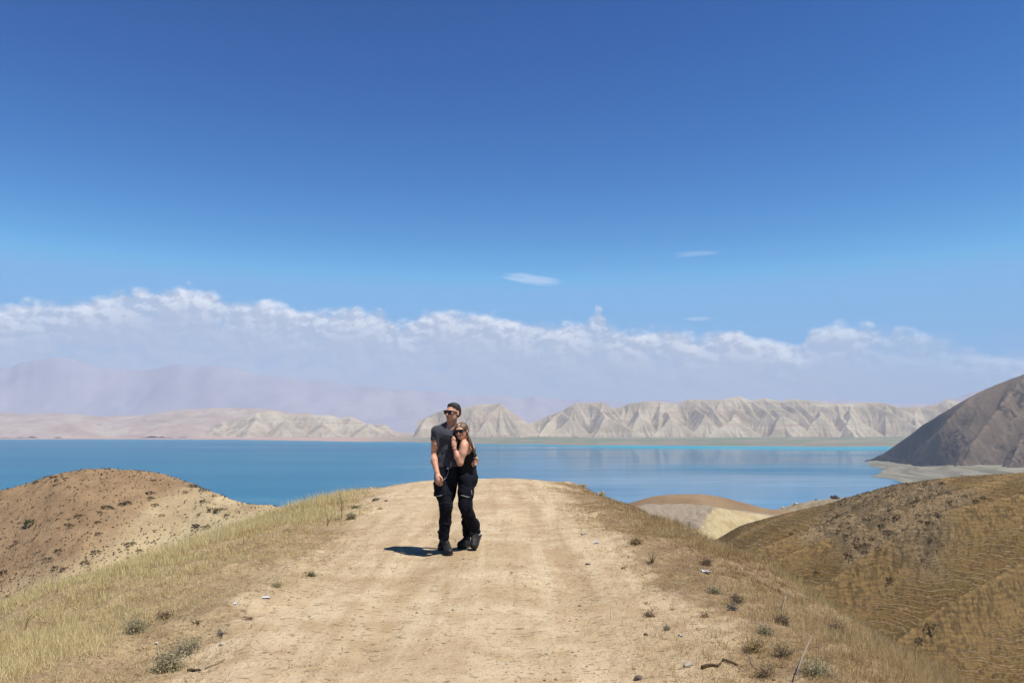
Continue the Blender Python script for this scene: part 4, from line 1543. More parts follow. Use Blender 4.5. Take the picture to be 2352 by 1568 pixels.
# right hand, back turned outwards, fingers slightly curled
plm = ZP(498, 785, -0.047)
fb.cone(wrR, plm, 0.027, 0.036, 0.015, flat=((0.3, -1, 0.1), 1.45))
fb.cone(plm, ZP(503, 806, -0.057), 0.039, 0.038, 0.012, flat=((0.3, -1, 0.1), 1.6))
for (kx, ky, mx, my, tx, ty, d0, d2, r_) in ((479, 806, 477, 832, 484, 850, -0.047, -0.030, 0.0088), (492, 812, 495, 840, 504, 861, -0.057, -0.038, 0.0095),
                                             (508, 812, 514, 840, 522, 861, -0.064, -0.046, 0.0095), (522, 806, 530, 832, 534, 850, -0.068, -0.050, 0.009)):
    finger(fb, [ZP(kx, ky, d0), ZP(mx, my, (d0 + d2) / 2 - 0.008), ZP(tx, ty, d2)], r_ + 0.0015, r_ - 0.001)
finger(fb, [ZP(512, 772, -0.062), ZP(531, 790, -0.076), ZP(539, 815, -0.078)], 0.0125, 0.0095)
# left arm round her back, its hand coming back to her side
fb.chain([shL, ZP(765, 520, 0.50)], [0.045, 0.042], 0.02)
fb.chain([ZP(765, 520, 0.50), ZP(848, 622, 0.43)], [0.043, 0.028], 0.02)
fb.cone(ZP(848, 618, 0.42), ZP(850, 632, 0.32), 0.028, 0.032, 0.015)
for (ky, ty, tx) in ((606, 606, 826), (624, 636, 812), (642, 658, 808), (656, 678, 814)):
    finger(fb, [ZP(855, ky, 0.31), ZP(848, (ky + ty) / 2 - 3, 0.20), ZP(tx + 4, ty, 0.125)], 0.0108, 0.0088)
finger(fb, [ZP(848, 606, 0.34), ZP(844, 592, 0.26), ZP(836, 588, 0.20)], 0.012, 0.009)
# legs inside the trousers
fb.chain([hipR, knR, anR], [0.085, 0.056, 0.042], 0.03)
fb.chain([hipL, knL, anL], [0.085, 0.056, 0.042], 0.03)
fb.cone(pelv, hipR, 0.11, 0.09, 0.04)
fb.cone(pelv, hipL, 0.11, 0.09, 0.04)
fa = face_attrs(WM, sM, 0.25)
fa['stubble'] = lambda V: np.clip(0.38 * (near(V, WM(0, 0.66, -0.72), 0.30 * sM) + near(V, WM(0.42, 0.25, -0.55), 0.30 * sM)
                                          + near(V, WM(-0.42, 0.25, -0.55), 0.30 * sM)), 0, 0.4)
man = skin_obj('person', fb, m_skin, None, attrs=fa, origin=man_org)
man.location = man_org
tag(man, "taller man in a charcoal t-shirt and black cargo trousers, looking away to the left", "person")

# hair: short, thicker on top, a ragged front edge
fh = Field(headM - 0.17, headM + 0.19, 0.0045)
fh.ell(WM(0, -0.16, 0.40), np.array([0.70, 0.80, 0.65]) * sM, RHm, 0.01)
fh.ell(WM(0, -0.04, 0.78), np.array([0.56, 0.60, 0.28]) * sM, RHm, 0.03)
fh.ell(WM(0, -0.35, 0.05), np.array([0.70, 0.58, 0.62]) * sM, RHm, 0.02)
fh.ell(WM(0, 1.00, 0.12), np.array([0.72, 0.66, 0.66]) * sM, RHm, 0.012, 'cut')
fh.ell(WM(0, 0.30, -0.72), np.array([0.95, 0.85, 0.78]) * sM, RHm, 0.01, 'cut')
for q in (-1, 1):
    fh.ell(WM(0.74 * q, 0.02, -0.10), np.array([0.16, 0.24, 0.36]) * sM, RHm, 0.005, 'cut')
for k in range(26):
    a = random.uniform(-1, 1)
    b0 = random.uniform(-0.35, 0.40)
    p0 = WM(0.5 * a, b0, 0.86 - 0.16 * a * a - 0.12 * max(b0, 0))
    fh.cone(p0, p0 + sM * (0.16 * RHm[2] + random.uniform(-.12, .12) * RHm[0] + random.uniform(0.0, .22) * RHm[1]), 0.012, 0.004, 0.01)
skin_obj('hair', fh, m_hm, man, lambda V: 0.002 * (vnoise3(V[:, 0] * 90, V[:, 1] * 90, V[:, 2] * 60, 2) - 0.4) * 2,
         dict(tip=lambda V: 0 * V[:, 0]), origin=man_org)


def sunglasses(parent, org, W, R, s, wide):
    """frame with two dark lenses"""
    O = np.array(org)
    c0 = W(0, 0.9, 0.04)
    ff = Field(c0 - 0.17, c0 + 0.17, 0.0028)
    for q in (-1, 1):
        ff.box(W(0.29 * q, 0.88 - 0.03, -0.02), [0.26 * s * wide, 0.045 * s, 0.235 * s], R, 0.016, 0.003)
        ff.box(W(0.29 * q, 0.96 - 0.03, -0.02), [0.215 * s * wide, 0.06 * s, 0.185 * s], R, 0.014, 0.001, 'cut')
        ff.cone(W(0.52 * q * wide, 0.80, 0.10), W(0.68 * q, 0.05, 0.08), 0.0075, 0.006, 0.003)
        ff.cone(W(0.68 * q, 0.05, 0.08), W(0.70 * q, -0.12, -0.02), 0.006, 0.0045, 0.003)
    ff.cone(W(-0.1, 0.90, 0.07), W(0.1, 0.90, 0.07), 0.006, 0.006, 0.004)
    ff.cone(W(-0.55 * wide, 0.84, 0.19), W(0.55 * wide, 0.84, 0.19), 0.0065, 0.0065, 0.004)
    fr = skin_obj('sunglasses', ff, m_frame, parent, origin=org)
    for q in (-1, 1):
        fl = Field(W(0.29 * q, 0.85, 0.02) - 0.06, W(0.29 * q, 0.85, 0.02) + 0.06, 0.0028)
        fl.box(W(0.29 * q, 0.905, -0.02), [0.235 * s * wide, 0.022 * s, 0.205 * s], R, 0.012, 0.002)
        skin_obj('lens', fl, m_lens, fr, origin=org)
    return fr


sunglasses(man, man_org, WM, RHm, sM, 1.06)

# t-shirt
ft = Field(ZP(410, 700, -0.15), ZP(760, 255, 0.62), 0.006)
ft.cone(chest, waist, 0.168, 0.146, 0.05, flat=(FM, 1.38))
ft.cone(waist, pelv, 0.145, 0.152, 0.04, flat=(FM, 1.25))
ft.cone(ZP(610, 318, 0.21), ZP(480, 358, 0.11), 0.070, 0.066, 0.06)
ft.cone(ZP(610, 318, 0.21), shL, 0.070, 0.068, 0.06)
ft.cone(ZP(480, 360, 0.105), ZP(466, 455, 0.10), 0.072, 0.068, 0.035)
ft.cone(shL, ZP(720, 440, 0.42), 0.070, 0.062, 0.035)
ft.ell(chest + 0.09 * FM + 0.065 * RM + np.array([0, 0, 0.03]), [0.075, 0.05, 0.06], None, 0.04)
ft.ell(chest + 0.09 * FM - 0.065 * RM + np.array([0, 0, 0.03]), [0.075, 0.05, 0.06], None, 0.04)
ft.plane_cut(ZP(467, 436, 0.10), ZP(466, 455, 0.10) - ZP(478, 350, 0.10) + np.array([-0.02, 0, 0.012]), 0.004) if False else None
# sleeve ends and hem: cut with planes limited to the sleeve
sl, X, Y, Z = ft.sub(ft.lo, ft.lo + ft.h * ft.n)
sleeveR = (Z < ZP(470, 433, .1)[2] + 0.10 * (X - ZP(470, 433, .1)[0])) & (X < ZP(512, 433, .1)[0] - 0.0 * Z)
d = (ZP(470, 434, .1)[2] - Z) + 0.10 * (ZP(470, 434, .1)[0] - X) * -1
ft.F = np.where(X < ZP(503, 500, .1)[0] - 0.02, np.maximum(ft.F, d.astype(np.float32)), ft.F)
hem = ZP(560, 686, 0.19)
ft.plane_cut(hem, (0.05, 0, -1), 0.004)
ft.cone(ZP(622, 262, 0.19), ZP(612, 300, 0.185), 0.05, 0.066, 0.012, 'cut')
ft.cone(ZP(612, 300, 0.15), ZP(606, 305, 0.05), 0.052, 0.05, 0.01, 'cut')


def tee_fold(V):
    w1 = near(V, ZP(505, 430, 0.1), 0.12) + near(V, ZP(640, 450, 0.12), 0.14)
    lowr = np.exp(-((V[:, 2] - hem[2] - 0.05) / 0.10) ** 2)
    diag = crease(V, (0.75, 0.2, 1.0), 9, 11)
    diag2 = crease(V, (-0.65, 0.1, 1.0), 8, 14)
    return (0.008 * diag * np.clip(w1 + 0.25, 0, 1) + 0.0055 * diag2 + 0.006 * crease(V, (0.1, 0, 1), 14, 15) * lowr) * (0.25 + 0.75 * sstep(shR[2] + 0.02, shR[2] - 0.10, V[:, 2]))


shirt = skin_obj('t_shirt', ft, m_tee, man, tee_fold, origin=man_org)

# trousers
fp = Field(ZP(430, 1400, -0.2), ZP(720, 660, 0.68), 0.0072)
fp.cone(ZP(568, 670, 0.19), pelv, 0.143, 0.150, 0.04, flat=(FM, 1.25))
fp.cone(pelv, ZP(575, 810, 0.19), 0.150, 0.130, 0.05, flat=(FM, 1.2))
fp.chain([hipR, ZP(548, 930, 0.09), knR, ZP(560, 1200, 0.12), ZP(549, 1352, 0.14)], [0.102, 0.093, 0.078, 0.070, 0.066], 0.035)
fp.chain([hipL, ZP(596, 930, 0.26), knL, ZP(565, 1200, 0.40), ZP(558, 1335, 0.46)], [0.098, 0.082, 0.071, 0.066, 0.062], 0.035)
fp.ell(ZP(568, 1040, 0.01), [0.058, 0.035, 0.10], None, 0.015)                       # knee panel
Rp = np.stack([[0.88, -0.47, 0], [-0.47, -0.88, 0], [0, 0, 1.0]])
fp.box(ZP(507, 895, 0.048), [0.062, 0.040, 0.085], Rp, 0.012, 0.008)                # cargo pocket
fp.box(ZP(507, 842, 0.044), [0.066, 0.044, 0.022], Rp, 0.010, 0.004)                # its flap
fp.box(ZP(500, 1290, 0.14), [0.010, 0.03, 0.012], None, 0.005, 0.004)
fp.plane_cut(ZP(568, 676, 0.19), (0.04, 0, 1), 0.004)
fp.plane_cut(ZP(548, 1362, 0.14), (0, 0.25, -1), 0.004)


def tro_fold(V):
    kn = near(V, ZP(565, 1120, 0.08), 0.13) + near(V, ZP(585, 1120, 0.3), 0.13)
    an = np.exp(-((V[:, 2] - 0.25) / 0.10) ** 2)
    th = np.exp(-((V[:, 2] - 0.80) / 0.18) ** 2)
    return (0.0055 * crease(V, (0.25, 0.1, 1), 11, 21) * np.clip(kn + 0.7 * an, 0, 1) + 0.004 * crease(V, (0.7, 0.2, 1), 7, 22) * th
            + 0.0012 * ridged(V, (0.5, 0.5, 1), 20, 23) + 0.003 * crease(V, (1, 0.3, 0.25), 5, 24))


trs = skin_obj('trousers', fp, m_trou, man, tro_fold, origin=man_org)
O = man_org
fbt = Field(ZP(430, 730, -0.1), ZP(740, 650, 0.5), 0.005)
fbt.cone(ZP(568, 690, 0.19), ZP(569, 708, 0.19), 0.152, 0.153, 0.0, flat=(FM, 1.25))
fbt.plane_cut(ZP(568, 678, 0.19), (0.04, 0, 1), 0.002)
fbt.plane_cut(ZP(568, 711, 0.19), (-0.04, 0, -1), 0.002)
belt = skin_obj('belt', fbt, m_belt, man, origin=man_org)
bk = Field(ZP(588, 689, 0.03) - 0.05, ZP(588, 689, 0.03) + 0.05, 0.003)
bk.box(ZP(586, 698, 0.045), [0.014, 0.008, 0.011], None, 0.003, 0.001)
skin_obj('buckle', bk, m_buckle, belt, origin=man_org)
tube('key_cord', drape(trs, [(590, 697), (594, 712), (592, 728), (586, 745), (580, 762), (572, 780), (561, 794), (547, 806)], 0.004), 0.0055, m_cord, man)
tube('reflective_piping', drape(trs, [(480, 957), (492, 957), (505, 955), (520, 952), (534, 948)]), 0.0036, m_trim, trs)
tube('seam', drape(trs, [(562, y_) for y_ in range(820, 990, 16)], 0), 0.003, m_belt, trs)
tube('seam', drape(trs, [(y_, 1015 + (y_ - 565) ** 2 * 0.006) for y_ in range(512, 626, 12)], 0), 0.003, m_belt, trs)
tube('seam', drape(trs, [(y_, 1212 + (y_ - 555) ** 2 * 0.006) for y_ in range(510, 606, 12)], 0), 0.003, m_belt, trs)
make_boot(man, man_org, ZP(562, 1437, 0.27) * [1, 1, 0], ZP(606, 1478, -0.115) * [1, 1, 0], ZP(551, 1362, 0.14) + np.array([0, 0, 0.0]), 0.046)
ah = ZP(548, 1405, 0.55) * [1, 1, 0]
make_boot(man, man_org, ah, ah + np.array([-0.01, -0.30, 0]), ZP(556, 1345, 0.46), 0.046)

# ------------------------------------------------------------------ the woman
wom_org = np.array(ZP(775, 1400, 0.38))
wom_org[2] = 0.0
FW = np.array([-0.90, -0.44, 0.0])                    # she faces him, turned a little to the camera
wchest, wwaist, wpel = ZP(748, 535, 0.20), ZP(766, 655, 0.25), ZP(766, 775, 0.28)
wshN, wshF = ZP(740, 480, 0.07), ZP(732, 450, 0.32)
welb, wwri = ZP(702, 648, 0.00), ZP(651, 524, 0.015)
whN, whF = ZP(757, 815, 0.20), ZP(770, 815, 0.35)
wkN, waN = ZP(743, 1035, 0.14), ZP(842, 1268, 0.36)
wkF, waF = ZP(760, 1050, 0.36), ZP(768, 1315, 0.54)
headW = ZP(714, 352, 0.10)
RHw = frame_((-0.34, -0.93, -0.06), (-0.08, 0.03, 1.0))
sW = 0.107
fb = Field(ZP(590, 1420, -0.15), ZP(930, 255, 0.78) + [0, 0, 0.05], 0.0062)
fb.chain([ZP(748, 455, 0.20), ZP(738, 410, 0.17), headW + np.array([0.02, 0.02, -0.05])], [0.052, 0.046, 0.045], 0.03)
WW = build_head(fb, headW, RHw, sW, True)
fb.cone(wchest, wwaist, 0.110, 0.088, 0.05, flat=((FW[1], -FW[0], 0), 0.86))
fb.cone(wwaist, wpel, 0.088, 0.12, 0.05)
fb.cone(ZP(748, 452, 0.20), wshN, 0.048, 0.046, 0.045)
fb.cone(ZP(748, 452, 0.20), wshF, 0.048, 0.046, 0.045)
fb.ell(wchest + np.array([0.07, -0.04, 0.02]), [0.05, 0.06, 0.085], None, 0.05)
fb.ell(wchest + 0.075 * FW + np.array([0.0, -0.02, 0.01]), [0.06, 0.09, 0.062], None, 0.04)
# left arm folded up, hand flat on his chest
fb.chain([wshN, ZP(722, 560, 0.02), welb], [0.050, 0.046, 0.036], 0.03)
fb.ell(ZP(732, 520, 0.03), [0.046, 0.045, 0.075], None, 0.03)
fb.chain([welb, ZP(674, 590, 0.00), wwri], [0.037, 0.036, 0.023], 0.02)
pW = ZP(645, 482, 0.02)
nW = (0.35, -0.92, 0.1)
fb.cone(wwri, pW, 0.022, 0.029, 0.012, flat=(nW, 1.5))
fb.cone(pW, ZP(642, 462, 0.022), 0.032, 0.031, 0.010, flat=(nW, 1.7))
for (kx, ky, tx, ty, r_) in ((628, 456, 624, 416, 0.0072), (637, 450, 633, 401, 0.0080), (647, 449, 645, 403, 0.0080), (657, 454, 657, 413, 0.0076)):
    finger(fb, [ZP(kx, ky, 0.022), ZP((kx + tx) / 2, (ky + ty) / 2, 0.020), ZP(tx, ty, 0.034)], r_ + 0.0012, r_ - 0.0008)
finger(fb, [ZP(660, 480, 0.03), ZP(668, 462, 0.04), ZP(669, 444, 0.05)], 0.0105, 0.008)
# right arm, between the two of them and round his back
fb.chain([wshF, ZP(650, 520, 0.40), ZP(560, 600, 0.42)], [0.046, 0.036, 0.026], 0.03)
fb.cone(ZP(560, 600, 0.42), ZP(530, 615, 0.40), 0.026, 0.020, 0.01, flat=((0, 1, 0), 1.3))
for k in range(4):
    finger(fb, [ZP(536, 604 + 8 * k, 0.405), ZP(512, 608 + 9 * k, 0.385), ZP(500, 611 + 9 * k, 0.345)], 0.0085, 0.007)
finger(fb, [ZP(548, 596, 0.40), ZP(536, 582, 0.395), ZP(524, 576, 0.385)], 0.010, 0.008)
fb.chain([whN, wkN, waN], [0.085, 0.050, 0.038], 0.03)
fb.chain([whF, wkF, waF], [0.085, 0.050, 0.038], 0.03)
fb.cone(wpel, whN, 0.10, 0.09, 0.04)
fb.cone(wpel, whF, 0.10, 0.09, 0.04)
fa = face_attrs(WW, sW, 1.0)
fa['stubble'] = lambda V: 0 * V[:, 0]
wom = skin_obj('person', fb, m_skin, None, attrs=fa, origin=wom_org)
wom.location = wom_org
tag(wom, "shorter woman in a black tank top with a long braid, hugging the taller man", "person")

# hair drawn back from a parting
fh = Field(headW - 0.17, headW + 0.19, 0.0045)
fh.ell(WW(0, -0.12, 0.32), np.array([0.76, 0.86, 0.74]) * sW, RHw, 0.01)
fh.ell(WW(0, -0.30, -0.05), np.array([0.72, 0.68, 0.66]) * sW, RHw, 0.02)
fh.ell(WW(0.0, -0.78, -0.34), np.array([0.26, 0.24, 0.26]) * sW, RHw, 0.03)
fh.ell(WW(0, 1.02, -0.20), np.array([0.60, 0.86, 0.80]) * sW, RHw, 0.012, 'cut')
fh.ell(WW(0, 0.62, -0.95), np.array([0.95, 0.95, 0.85]) * sW, RHw, 0.012, 'cut')
fh.cone(WW(0, 0.70, 0.72), WW(0, -0.1, 1.16), 0.010, 0.010, 0.012, 'cut')
for q in (-1, 1):
    fh.ell(WW(0.76 * q, 0.02, -0.14), np.array([0.14, 0.20, 0.28]) * sW, RHw, 0.006, 'cut')
hairw = skin_obj('hair', fh, m_hw, wom, lambda V: 0.003 * (vnoise3(V[:, 0] * 90, V[:, 1] * 90, V[:, 2] * 30, 4) - 0.5) * 2,
                 dict(tip=lambda V: 0.25 * near(V, WW(0.1, 0.55, 0.6), 0.06)), origin=wom_org)
# braid: three strands woven down her back, tied, with a pale tail
path = [ZP(766, 385, 0.15), ZP(786, 425, 0.09), ZP(804, 470, 0.06), ZP(820, 515, 0.07), ZP(835, 552, 0.10), ZP(847, 578, 0.12)]
path = np.array(path)
tt = np.linspace(0, 1, 64)
pp = np.stack([np.interp(tt, np.linspace(0, 1, len(path)), path[:, i]) for i in range(3)], -1)
pp = np.stack([smooth1(pp[:, i], 9) for i in range(3)], -1)
fbr = Field(pp.min(0) - 0.06, pp.max(0) + 0.06, 0.0042)
for s_ in range(3):
    ph = tt * 2 * math.pi * 5.6 + s_ * 2 * math.pi / 3
    wd = 0.0115 * (1 - 0.25 * tt)
    tan = np.gradient(pp, axis=0)
    tan /= np.linalg.norm(tan, axis=1, keepdims=True)
    sx = np.cross(tan, [0, 1, 0])
    sx /= np.linalg.norm(sx, axis=1, keepdims=True)
    q = pp + sx * (np.sin(ph) * wd)[:, None] + np.array([0, 1, 0]) * (np.sin(2 * ph) * 0.007)[:, None]
    fbr.chain(q, 0.0096 * (1 - 0.2 * tt), 0.001)
braid = skin_obj('braid', fbr, m_braid, wom, None, dict(tip=lambda V: np.clip(0.15 * near(V, pp[-1], 0.14), 0, 1)), origin=wom_org)
ti = Field(pp[-1] - 0.05, pp[-1] + 0.05, 0.003)
ti.ell(pp[-1] + np.array([0.002, 0, -0.006]), [0.014, 0.014, 0.015], None, 0.003)
skin_obj('hair_tie', ti, m_belt, braid, origin=wom_org)
ftl = Field(ZP(848, 580, 0.13) - 0.12, ZP(848, 580, 0.13) + 0.12, 0.004)
for k in range(9):
    a = ZP(848, 588, 0.125)
    e_ = ZP(862 + random.uniform(-10, 8), 632 + random.uniform(-14, 18), 0.13 + random.uniform(-0.02, 0.02))
    m_ = (a + e_) / 2 + np.array([random.uniform(0.0, 0.012), random.uniform(-0.01, 0.01), 0])
    ftl.chain([a, m_, e_], [0.010, 0.010, 0.003], 0.004)
skin_obj('braid_tail', ftl, m_hw, braid, None, dict(tip=lambda V: np.full(len(V), 0.95)), origin=wom_org)
sunglasses(wom, wom_org, WW, RHw, sW, 1.04)

# tank top with deep armholes
fv = Field(ZP(640, 790, -0.05), ZP(880, 405, 0.55), 0.0055)
fv.cone(wchest, wwaist, 0.124, 0.104, 0.05, flat=((FW[1], -FW[0], 0), 0.88))
fv.cone(wwaist, ZP(770, 745, 0.27), 0.104, 0.122, 0.05)
fv.ell(wchest + 0.080 * FW + np.array([0.0, -0.02, 0.01]), [0.068, 0.098, 0.070], None, 0.04)
fv.ell(wchest + np.array([0.060, -0.01, 0.0]), [0.052, 0.075, 0.10], None, 0.05)
fv.chain([ZP(771, 435, 0.15), ZP(790, 470, 0.14), ZP(800, 540, 0.17)], [0.024, 0.026, 0.04], 0.025)   # strap over the near shoulder blade
fv.chain([ZP(752, 436, 0.14), ZP(722, 470, 0.14), ZP(705, 520, 0.13)], [0.026, 0.030, 0.04], 0.02)
fv.cone(ZP(752, 436, 0.14), ZP(776, 436, 0.15), 0.026, 0.026, 0.02)
fv.chain([ZP(757, 440, 0.25), ZP(785, 480, 0.27)], [0.03, 0.04], 0.03)
fv.ell(ZP(760, 515, 0.05), [0.062, 0.075, 0.090], np.stack([[0.95, 0, 0.3], [0, 1, 0], [-0.3, 0, 0.95]]), 0.006, 'cut')      # armhole
fv.cone(ZP(740, 395, 0.16), ZP(748, 430, 0.19), 0.05, 0.058, 0.008, 'cut')
fv.plane_cut(ZP(775, 745, 0.27), (-0.05, 0, -1), 0.004)
vest = skin_obj('tank_top', fv, m_top, wom, lambda V: 0.005 * ridged(V, (0.5, 0.2, 1), 17, 31) * np.clip(0.3 + near(V, ZP(790, 660, 0.2), 0.12), 0, 1), origin=wom_org)

# her trousers
fp = Field(ZP(630, 1400, -0.1), ZP(920, 690, 0.76), 0.0072)
fp.cone(ZP(769, 715, 0.27), wpel, 0.108, 0.128, 0.05, flat=((FW[1], -FW[0], 0), 0.95))
fp.ell(ZP(800, 808, 0.28), [0.082, 0.13, 0.11], None, 0.05)
fp.chain([whN, ZP(752, 930, 0.16), wkN, ZP(777, 1130, 0.22), ZP(822, 1222, 0.32), ZP(848, 1278, 0.37)], [0.107, 0.093, 0.078, 0.073, 0.070, 0.059], 0.035)
fp.chain([whF, ZP(760, 930, 0.36), wkF, ZP(768, 1200, 0.46), ZP(768, 1322, 0.54)], [0.102, 0.087, 0.075, 0.067, 0.061], 0.035)
fp.ell(ZP(732, 1050, 0.080), [0.054, 0.04, 0.10], None, 0.015)
fp.ell(ZP(845, 1205, 0.34), [0.045, 0.05, 0.055], None, 0.02)
fp.ell(ZP(800, 1135, 0.26), [0.05, 0.05, 0.045], None, 0.02)
fp.plane_cut(ZP(770, 712, 0.27), (0, 0, 1), 0.004)
fp.plane_cut(ZP(768, 1330, 0.54), (0, 0, -1), 0.004)


def wtro_fold(V):
    lo_ = np.exp(-((V[:, 2] - 0.33) / 0.16) ** 2)
    hp = np.exp(-((V[:, 2] - 0.86) / 0.10) ** 2)
    return (0.010 * crease(V, (-0.45, 0.1, 1), 9, 41) * lo_ + 0.005 * crease(V, (0.3, 0.2, 1), 10, 42) * hp
            + 0.0012 * ridged(V, (0.5, 0.5, 1), 20, 43) + 0.003 * crease(V, (1, 0.3, 0.2), 5, 44))


wtr = skin_obj('trousers', fp, m_trou, wom, wtro_fold, origin=wom_org)
O = wom_org
tube('reflective_piping', drape(wtr, [(708, 949), (722, 952), (737, 955), (752, 959), (768, 964), (782, 970), (790, 960)]), 0.0038, m_trim, wtr)
tube('reflective_piping', drape(wtr, [(805, 906), (808, 916), (810, 928), (810, 940)]), 0.0038, m_trim, wtr)
tube('seam', drape(wtr, [(800, y_) for y_ in range(950, 1060, 14)], 0), 0.003, m_belt, wtr)
# near boot: heel lifted, toes on the ground; far boot flat
toeN = ZP(838, 1432, 0.27)
toeN = np.array([toeN[0], toeN[1], 0.004])
heelN = ZP(893, 1318, 0.44)
bootN, WB = make_boot(wom, wom_org, heelN, toeN, ZP(846, 1275, 0.35), 0.041, up=(-0.6, -0.35, 1))
hf = ZP(790, 1392, 0.60) * [1, 1, 0]
o, WB = make_boot(wom, wom_org, hf, hf + np.array([-0.13, -0.20, 0]), ZP(769, 1330, 0.545), 0.041)
tube('reflective_piping', drape(bootN, [(874, 1318), (882, 1317), (891, 1315)]), 0.0075, m_trim, bootN)
# bracelet
c0 = np.array(ZP(652, 523, 0.015))
ax1 = np.array(welb) - np.array(wwri)
ax1 /= np.linalg.norm(ax1)
s1 = np.cross(ax1, [0, 1, 0])
s1 /= np.linalg.norm(s1)
s2 = np.cross(ax1, s1)
tube('bracelet', [c0 + 0.0275 * (math.cos(a) * s1 + math.sin(a) * s2) - O for a in np.linspace(0, 2 * math.pi, 20)], 0.0038, m_belt, wom)
# ================================================================== grass and plants on the ridge
def straw_mat(name, cols, rough=0.8):
    m, t = new_mat(name)
    tone = t.attr('tone')
    cr = t.n('ShaderNodeValToRGB')
    el = cr.color_ramp.elements
    while len(el) < len(cols):
        el.new(0.5)
    for i, c in enumerate(cols):
        el[i].position = i / (len(cols) - 1)
    for i, c in enumerate(cols):
        el[i].color = (*[q * ALBEDO for q in c], 1)
    t.put(cr.inputs[0], tone)
    b = t.n('ShaderNodeBsdfPrincipled')
    t.put(b.inputs['Base Color'], cr.outputs[0])
    b.inputs['Roughness'].default_value = rough
    b.inputs['Specular IOR Level'].default_value = 0.2
    tl = t.n('ShaderNodeBsdfTranslucent')
    t.put(tl.inputs['Color'], cr.outputs[0])
    mx = t.n('ShaderNodeMixShader')
    mx.inputs[0].default_value = 0.4
    t.t.links.new(b.outputs[0], mx.inputs[1])
    t.t.links.new(tl.outputs[0], mx.inputs[2])
    o = t.n('ShaderNodeOutputMaterial')
    t.t.links.new(mx.outputs[0], o.inputs[0])
    return m


STRAW = [(0.30, 0.205, 0.095), (0.48, 0.355, 0.160), (0.63, 0.49, 0.225), (0.74, 0.60, 0.29), (0.82, 0.70, 0.38), (0.62, 0.54, 0.25)]
BROWN = [(0.18, 0.112, 0.056), (0.31, 0.200, 0.096), (0.43, 0.290, 0.135), (0.53, 0.38, 0.18), (0.62, 0.48, 0.25), (0.45, 0.36, 0.165)]
SAGE = [(0.22, 0.175, 0.095), (0.32, 0.27, 0.150), (0.41, 0.36, 0.205), (0.48, 0.43, 0.255), (0.56, 0.50, 0.32)]
GREEN = [(0.045, 0.060, 0.022), (0.085, 0.110, 0.045), (0.13, 0.155, 0.065), (0.20, 0.215, 0.11)]
DARK = [(0.120, 0.082, 0.050), (0.200, 0.140, 0.084), (0.280, 0.200, 0.122), (0.37, 0.275, 0.172)]
GREY = [(0.13, 0.115, 0.095), (0.25, 0.225, 0.185), (0.42, 0.385, 0.32), (0.52, 0.48, 0.40)]
m_straw = straw_mat("golden_straw", STRAW)
m_brown = straw_mat("brown_straw", BROWN)
m_sage = straw_mat("sage_leaf", SAGE)
m_green = straw_mat("green_leaf", GREEN)
m_dark = straw_mat("dead_stem", DARK)
m_grey = straw_mat("bleached_stem", GREY)
m_dshrub = straw_mat("dark_shrub_leaf", [(0.045, 0.037, 0.022), (0.080, 0.063, 0.038), (0.120, 0.093, 0.055), (0.165, 0.130, 0.076)])


def blade_mesh(name, base, h, w, az, lean, curl, tone, arched=0.08):
    """grass blades: most are one slim triangle, some are arched with a bend"""
    n = len(h)
    k = int(n * arched)
    dirv = np.stack([np.cos(az), np.sin(az), np.zeros(n)], -1)
    sa = az + 1.5708 + np.random.default_rng(n).uniform(-0.9, 0.9, n)
    side = np.stack([np.cos(sa), np.sin(sa), np.zeros(n)], -1) * (w / 2)[:, None]
    up_ = np.array([0, 0, 1.0])
    a1 = lean + curl * 0.35
    a2 = lean + curl
    p1 = base + (h * 0.55)[:, None] * (np.sin(a1)[:, None] * dirv + np.cos(a1)[:, None] * up_)
    p2 = p1 + (h * 0.45)[:, None] * (np.sin(a2)[:, None] * dirv + np.cos(a2)[:, None] * up_)
    A = np.stack([base - side, base + side, p1 - side * 0.75, p1 + side * 0.75, p2], 1)[:k].reshape(-1, 3)
    B = np.stack([base - side, base + side, p2], 1)[k:].reshape(-1, 3)
    i = np.arange(k)[:, None] * 5
    j = k * 5 + np.arange(n - k)[:, None] * 3
    me = raw_mesh(name, np.concatenate([A, B]), quads=i + np.array([[0, 1, 3, 2]]), tris=np.concatenate([i + np.array([[2, 3, 4]]), j + np.array([[0, 1, 2]])]))
    tn = np.concatenate([(tone[:k, None] + np.array([-0.10, -0.10, 0.0, 0.0, 0.06])).ravel(), (tone[k:, None] + np.array([-0.10, -0.10, 0.06])).ravel()])
    add_attr(me, 'tone', np.clip(tn, 0, 1))
    return me


def scatter_clumps(n_cl, per, xy_fn, seed, spread=0.055):
    r = np.random.default_rng(seed)
    x, y = xy_fn(r, n_cl)
    k = r.integers(per[0], per[1], len(x))
    cx, cy = np.repeat(x, k), np.repeat(y, k)
    cid = np.repeat(np.arange(len(x)), k)
    a = r.uniform(0, 2 * math.pi, len(cx))
    d = np.abs(r.normal(0, spread, len(cx)))
    return r, cx + d * np.cos(a), cy + d * np.sin(a), cid, a, len(x)


def left_xy(r, n):
    y = 3.2 * (34 / 3.2) ** r.uniform(0, 1, n * 4)
    x = -1.0 - 9.5 * r.uniform(0, 1, n * 4) ** 1.25
    l, _ = track_edges(y)
    s = l - x + (fbm2(x * 0.8, y * 0.8, 4, 201) - 0.5) * 1.8
    pr = sstep(-0.35, 1.0, s) * (0.30 + 0.70 * sstep(0.36, 0.52, fbm2(x * 0.8 + 4, y * 0.8, 3, 202)))
    pr *= 0.4 + 0.6 * sstep(0.3, 1.6, s + 0.10 * np.clip(y - 8, 0, 12))
    ok = r.uniform(0, 1, n * 4) < pr
    return x[ok][:n], y[ok][:n]


